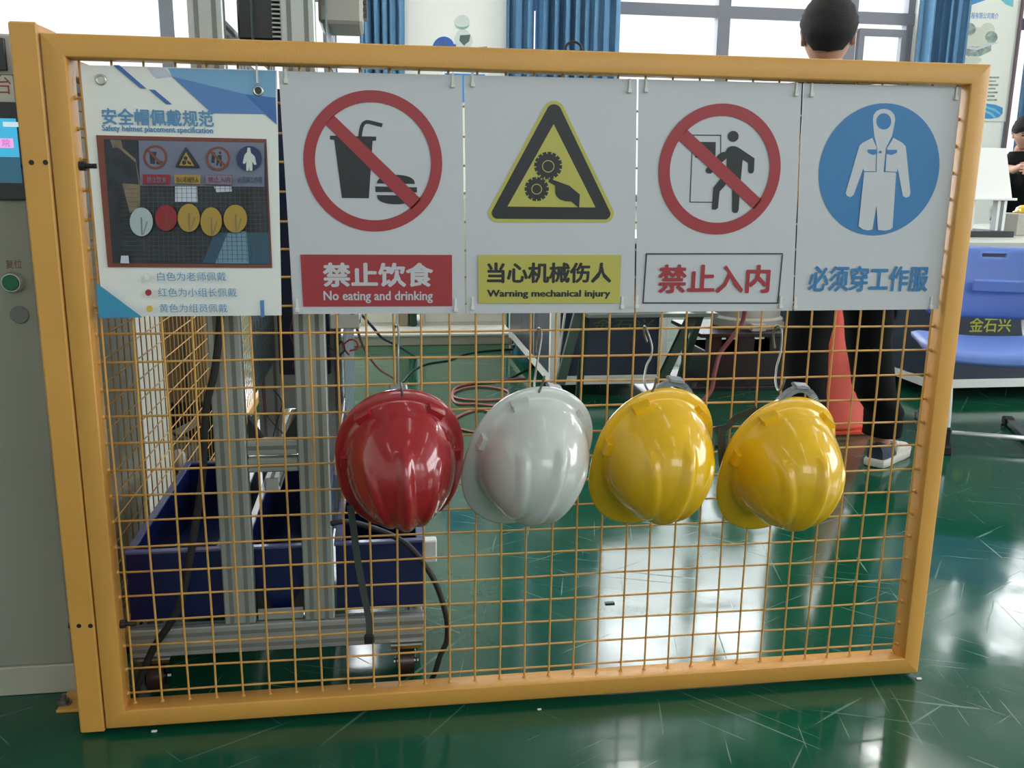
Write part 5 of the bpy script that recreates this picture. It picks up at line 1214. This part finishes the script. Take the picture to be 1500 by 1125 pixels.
def skin_body(name, chain, edges, parent, m, headm):
    me = bpy.data.meshes.new('skeleton'); me.from_pydata([tuple(c[0]) for c in chain], edges, []); me.update()
    o = bpy.data.objects.new('skeleton', me); COL.objects.link(o)
    o.modifiers.new('skin', 'SKIN'); sv = me.skin_vertices[0].data
    for i, c in enumerate(chain):
        r = c[1]; sv[i].radius = r if isinstance(r, tuple) else (r, r); sv[i].use_root = (i == 0)
    ss = o.modifiers.new('smooth', 'SUBSURF'); ss.levels = 2; ss.render_levels = 2
    dg = bpy.context.evaluated_depsgraph_get(); dg.update()
    em = bpy.data.meshes.new_from_object(o.evaluated_get(dg))
    mb = MB(); mb.add([v.co.copy() for v in em.vertices], [tuple(p.vertices) for p in em.polygons])
    bpy.data.objects.remove(o)
    h = head_mesh().xf(headm); mb.add(h.v, h.f)
    return mb.build(name, m, parent, smooth=True)
def hand_chain(chain, edges, wrist_i, wrist, d, side_dir, s=1.0):
    # palm and five fingers from the wrist along d; fingers spread along side_dir and curl
    d = Vector(d).normalized(); sd = Vector(side_dir).normalized(); cu = d.cross(sd).normalized(); base = len(chain)
    chain.append((wrist + d * 0.045 * s, (0.024 * s, 0.016 * s))); edges.append((wrist_i, base))
    for k, (off, L) in enumerate(((-0.028, 0.060), (-0.010, 0.072), (0.009, 0.068), (0.026, 0.052))):
        b = len(chain); p = wrist + d * 0.085 * s + sd * off * s
        chain += [(p, 0.0095 * s), (p + d * L * 0.45 * s + cu * 0.008 * s, 0.0085 * s), (p + d * L * 0.8 * s + cu * 0.024 * s, 0.0075 * s), (p + d * L * 0.92 * s + cu * 0.040 * s, 0.006 * s)]
        edges += [(base, b), (b, b + 1), (b + 1, b + 2), (b + 2, b + 3)]
    b = len(chain); p = wrist + d * 0.035 * s - sd * 0.032 * s
    chain += [(p, 0.011 * s), (p + d * 0.030 * s - sd * 0.018 * s, 0.010 * s), (p + d * 0.055 * s - sd * 0.020 * s + cu * 0.012 * s, 0.008 * s)]
    edges += [(base, b), (b, b + 1), (b + 1, b + 2)]
def loft(rings, n=28, wob=0.0, close=True):     # rings of (centre, rx, ry); horizontal ellipses
    mb = MB(); vs = []
    for k, (c, rx, ry) in enumerate(rings):
        for i in range(n):
            th = 2 * PI * i / n; w_ = 1 + wob * math.sin(3 * th + k * 1.7) + wob * 0.6 * math.sin(5 * th - k * 2.3)
            vs.append((c[0] + rx * w_ * math.cos(th), c[1] + ry * w_ * math.sin(th), c[2]))
    fs = [(j * n + i, j * n + (i + 1) % n, (j + 1) * n + (i + 1) % n, (j + 1) * n + i) for j in range(len(rings) - 1) for i in range(n)]
    if close: fs += [tuple(range(n))[::-1], tuple((len(rings) - 1) * n + i for i in range(n))]
    return mb.add(vs, fs)
def interp(rings, k=4):
    out = []
    for i in range(len(rings) - 1):
        for j in range(k):
            t = j / k; t = t * t * (3 - 2 * t) * 0.5 + t * 0.5
            a, b = rings[i], rings[i + 1]; out.append((Vector(a[0]).lerp(Vector(b[0]), t), a[1] + (b[1] - a[1]) * t, a[2] + (b[2] - a[2]) * t))
    return out + [(Vector(rings[-1][0]), rings[-1][1], rings[-1][2])]
def shoe(parent, heel, ang, L=0.275, mirror=1):
    M4 = Matrix.Translation(heel) @ Matrix.Rotation(ang, 4, 'Z')
    prof = [(0.0, .036), (.03, .040), (.08, .040), (.13, .041), (.18, .047), (.22, .047), (.255, .036), (.275, .010)]
    sole = MB(); n = len(prof); out = [(x, w_) for x, w_ in prof] + [(x, -w_) for x, w_ in prof[::-1]]
    out = [(-0.006, 0.02)] + out + [(-0.006, -0.02)]
    k = len(out); vs = []
    for z, g in ((0.0, 0.96), (0.004, 1.03), (0.024, 1.05), (0.032, 1.0)): vs += [(0.13 + (x - 0.13) * g, y * g, z + 0.010 * max(0, (x - 0.2) / 0.07) ** 2) for x, y in out]
    fs = [(r_ * k + i, r_ * k + (i + 1) % k, (r_ + 1) * k + (i + 1) % k, (r_ + 1) * k + i) for r_ in range(3) for i in range(k)] + [tuple(range(k))[::-1], tuple(3 * k + i for i in range(k))]
    root = sole.add(vs, fs).xf(M4).build('shoe', M['sole'], parent, angle=50)
    def upper(x0, x1, name, m):
        st = [(0.0, .030, .088, 0.0), (.03, .035, .090, .0), (.07, .037, .082, 0), (.11, .038, .080, 0), (.15, .041, .072, 0), (.19, .043, .058, 0), (.23, .040, .048, 0), (.26, .024, .042, 0), (.270, .008, .036, 0)]
        st = [s_ for s_ in st if x0 - 1e-6 <= s_[0] <= x1 + 1e-6]; vs = []; q = 14
        for (x, w_, h, _) in st:
            for i in range(q + 1):
                a = PI * i / q; vs.append((x, -w_ * math.cos(a) if True else 0, 0.030 + (h - 0.030) * math.sin(a) ** 0.7))
        fs = [(j * (q + 1) + i, j * (q + 1) + i + 1, (j + 1) * (q + 1) + i + 1, (j + 1) * (q + 1) + i) for j in range(len(st) - 1) for i in range(q)] + [tuple(range(q + 1)), tuple((len(st) - 1) * (q + 1) + i for i in range(q + 1))]
        return MB().add(vs, fs).xf(M4).build(name, M[m], root, smooth=True)
    upper(0, 0.11, 'heel_upper', 'shoe_n'); upper(0.11, 0.27, 'toe_upper', 'shoe')
    MB().box((0.10, -0.040, 0.04), (0.135, 0.040, 0.083), 0.006).xf(M4).build('side_patch', M['shoe'], root)
    return root

man = thing('person', 'person in black trousers seen from behind, standing beyond the mesh door', 'person', (2.2, 1.43, 0))
Y0 = 1.43
head_c = W(1216, 44, Y0 - 0.01); hz = head_c.z - 0.132          # chin height
hx = head_c.x
hip = Vector((2.155, Y0, 0.86)); chest = Vector((2.085, Y0 + 0.01, 1.22)); neck = Vector((hx + 0.005, Y0 - 0.01, hz - 0.015))
ankL = Vector((2.055, 1.40, 0.085)); ankR = Vector((2.385, 1.45, 0.085))
kneeL = Vector((2.045, 1.44, 0.47)); kneeR = Vector((2.305, 1.47, 0.47))
chain = [(hip, (0.13, 0.09)), (hip + Vector((-0.02, 0, 0.17)), (0.115, 0.08)), (chest, (0.125, 0.075)), (chest + Vector((-0.02, 0, 0.10)), (0.075, 0.055)), (neck, 0.060), (neck + Vector((0, 0, 0.07)), 0.056)]
edges = [(0, 1), (1, 2), (2, 3), (3, 4), (4, 5)]
for s, knee, ank in ((-1, kneeL, ankL), (1, kneeR, ankR)):
    b = len(chain); chain += [(hip + Vector((s * 0.095, 0, -0.10)), 0.082), (knee, 0.054), (ank, 0.034), (ank + Vector((0.05, 0.05, -0.045)), 0.03)]
    edges += [(0, b), (b, b + 1), (b + 1, b + 2), (b + 2, b + 3)]
for s in (-1, 1):
    b = len(chain); sh = chest + Vector((s * 0.175 - 0.02, 0, 0.115)); el = sh + Vector((s * 0.05, 0.06, -0.27)); wr = el + Vector((-s * 0.06, 0.20, -0.07))
    chain += [(sh, 0.040), (el, 0.036), (wr, 0.025)]; edges += [(3, b), (b, b + 1), (b + 1, b + 2)]
    hand_chain(chain, edges, b + 2, wr, (-s * 0.3, 1, -0.2), (1, 0, 0) if s < 0 else (-1, 0, 0))
headM = Matrix.Translation(Vector((hx, Y0, hz))) @ Matrix.Rotation(math.radians(157), 4, 'Z') @ Matrix.Rotation(math.radians(9), 4, 'X') @ Matrix.Diagonal((1.07, 1.04, 1.04, 1))
skin_body('body', chain, edges, man, M['skin'], headM)
hair_mesh(False, 0.016, 0.044).xf(headM).build('hair', M['hair'], man, smooth=True)
# trousers: two loose legs joined at the seat
for s, knee, ank, nm in ((-1, kneeL, ankL, 'trouser_leg'), (1, kneeR, ankR, 'trouser_leg')):
    top = hip + Vector((s * 0.085, 0, 0.0))
    rg = interp([(ank + Vector((0, 0, 0.03)), 0.066, 0.078), (ank + Vector((0, 0, 0.12)), 0.068, 0.080), ((ank + knee) / 2, 0.074, 0.082), (knee, 0.080, 0.086), ((knee + top) / 2, 0.092, 0.098), (top + Vector((0, 0, -0.06)), 0.102, 0.115), (top + Vector((-s * 0.02, 0, 0.06)), 0.10, 0.118)], 5)
    loft(rg, 28, 0.022).build(nm, M['trouser'], man, smooth=True)
loft(interp([(hip + Vector((0, 0, -0.12)), 0.10, 0.105), (hip + Vector((0, 0, -0.02)), 0.178, 0.128), (hip + Vector((-0.005, 0, 0.08)), 0.172, 0.125), (hip + Vector((-0.01, 0, 0.15)), 0.160, 0.115)], 4), 32, 0.01).build('trouser_seat', M['trouser'], man, smooth=True)
sh_ = loft(interp([(hip + Vector((0, 0, 0.03)), 0.180, 0.132), (hip + Vector((-0.015, 0, 0.16)), 0.168, 0.122), (chest + Vector((0, 0, -0.04)), 0.188, 0.125), (chest + Vector((-0.01, 0, 0.085)), 0.198, 0.118), (chest + Vector((-0.02, 0, 0.125)), 0.175, 0.108), ((chest + Vector((-0.02, 0, 0.125))).lerp(neck, 0.6), 0.115, 0.09), (neck + Vector((0, 0, 0.012)), 0.068, 0.070)], 5), 36, 0.012)
for s in (-1, 1):
    sh0 = chest + Vector((s * 0.15 - 0.02, 0, 0.105)); el = chest + Vector((s * 0.215 - 0.02, 0.05, -0.10))
    sh_.tube([sh0, sh0.lerp(el, 0.35), sh0.lerp(el, 0.7), el], [0.068, 0.070, 0.066, 0.068], 16)
sh_.build('shirt', M['shirt'], man, smooth=True)
pr1 = F(1279, 672, 0.0); pr2 = F(1336, 655, 0.0)
shoe(man, Vector((ankR.x - 0.045, ankR.y - 0.045, 0)), math.radians(38)); shoe(man, Vector((ankL.x - 0.02, ankL.y - 0.05, 0)), math.radians(75))

# seated person at the right edge, behind the bench
p2 = thing('person', 'person with glasses in black t-shirt leaning over the right bench', 'person', (5.4, 5.0, 0))
Y2 = 4.95; hc = W(1500, 196, Y2)
hz2 = hc.z - 0.115; nk = Vector((hc.x + 0.03, Y2 + 0.05, hz2 - 0.02)); ch2 = Vector((hc.x + 0.09, Y2 + 0.08, hz2 - 0.24)); hp2 = Vector((hc.x + 0.16, Y2 + 0.22, 0.74))
chain = [(hp2, (0.14, 0.11)), ((hp2 + ch2) / 2, (0.125, 0.10)), (ch2, (0.13, 0.09)), (ch2.lerp(nk, 0.5), (0.085, 0.06)), (nk, 0.052), (nk + Vector((-0.01, -0.02, 0.07)), 0.050)]
edges = [(0, 1), (1, 2), (2, 3), (3, 4), (4, 5)]
for s in (-1, 1):
    b = len(chain); kn = hp2 + Vector((s * 0.12, -0.12, -0.30)); an = hp2 + Vector((s * 0.12, 0.03, -0.66))
    chain += [(hp2 + Vector((s * 0.09, -0.02, -0.06)), 0.08), (kn, 0.055), (an, 0.036), (an + Vector((0, -0.12, -0.045)), 0.03)]; edges += [(0, b), (b, b + 1), (b + 1, b + 2), (b + 2, b + 3)]
wl = W(1502, 242, Y2 - 0.42)
for s in (-1, 1):
    b = len(chain); sh = ch2 + Vector((s * 0.17, -0.02, 0.09))
    if s < 0: el = Vector((sh.x - 0.03, sh.y - 0.16, wl.z - 0.03)); wr = wl + Vector((0.03, 0.05, 0))
    else: el = sh + Vector((0.06, -0.12, -0.24)); wr = el + Vector((-0.08, -0.22, 0.06))
    chain += [(sh, 0.042), (el, 0.036), (wr, 0.026)]; edges += [(3, b), (b, b + 1), (b + 1, b + 2)]
    hand_chain(chain, edges, b + 2, wr, (-0.5, -0.8, -0.1), (0, 0, 1) if s < 0 else (0, 0, 1))
HM2 = Matrix.Translation(Vector((hc.x, Y2, hz2))) @ Matrix.Rotation(math.radians(-22), 4, 'Z') @ Matrix.Rotation(math.radians(12), 4, 'X')
skin_body('body', chain, edges, p2, M['skin'], HM2)
hair_mesh(True, 0.020).xf(HM2).build('hair', M['hair'], p2, smooth=True)
for s in (-1, 1):
    MB().ball((s * 0.031, -0.078, 0.115), 0.012, 0.006, 0.006, 12, 8).xf(HM2).build('eye', M['eye'], p2, smooth=True)
    MB().box((s * 0.031 - 0.016, -0.096, 0.132), (s * 0.031 + 0.016, -0.088, 0.137), 0.001).xf(HM2).build('eyebrow', M['hair'], p2)
gl = MB()
for s in (-1, 1):
    gl.tube([(s * 0.031 + 0.022 * math.cos(q), -0.108, 0.112 + 0.019 * math.sin(q)) for q in [2 * PI * k / 20 for k in range(21)]], 0.0014, 6)
    gl.tube([(s * 0.053, -0.108, 0.118), (s * 0.074, -0.06, 0.118), (s * 0.080, 0.012, 0.116)], 0.0014, 6)
gl.tube([(-0.010, -0.108, 0.116), (0.010, -0.108, 0.116)], 0.0014, 6)
gl.xf(HM2).build('glasses', M['lens'], p2)
MB().ball((0, -0.098, 0.052), 0.021, 0.007, 0.006, 16, 8).xf(HM2).build('mouth', M['lip'], p2, smooth=True)
tr2 = loft(interp([(hp2 + Vector((0, 0, -0.12)), 0.12, 0.12), (hp2, 0.165, 0.13), (hp2 + Vector((0, 0, 0.14)), 0.155, 0.12)], 4), 28, 0.01)
for s in (-1, 1):
    kn = hp2 + Vector((s * 0.12, -0.12, -0.30)); an = hp2 + Vector((s * 0.12, 0.03, -0.62))
    tr2.tube([hp2 + Vector((s * 0.08, 0, -0.02)), hp2.lerp(kn, 0.5) + Vector((s * 0.04, 0, 0)), kn, kn.lerp(an, 0.5), an], [0.10, 0.09, 0.075, 0.07, 0.065], 18)
tr2.build('trousers', M['trouser'], p2, smooth=True)
sh2 = loft(interp([(hp2 + Vector((0, 0, 0.03)), 0.172, 0.135), (hp2.lerp(ch2, 0.5), 0.165, 0.13), (ch2, 0.19, 0.13), (ch2 + Vector((-0.015, -0.01, 0.09)), 0.185, 0.115), (ch2.lerp(nk, 0.62), 0.165, 0.115), (ch2.lerp(nk, 0.85), 0.115, 0.095), (nk + Vector((0, 0, 0.005)), 0.078, 0.075)], 5), 32, 0.012)
for s in (-1, 1):
    sh = ch2 + Vector((s * 0.15, -0.02, 0.085)); e_ = sh + (Vector((-0.05, -0.16, -0.10)) if s < 0 else Vector((0.07, -0.10, -0.18)))
    sh2.tube([sh, sh.lerp(e_, 0.5), e_], [0.068, 0.068, 0.066], 16)
sh2.build('shirt', M['shirt'], p2, smooth=True)
for s in (-1, 1): shoe(p2, Vector((hp2.x + s * 0.12, hp2.y + 0.08, 0)), math.radians(-90))
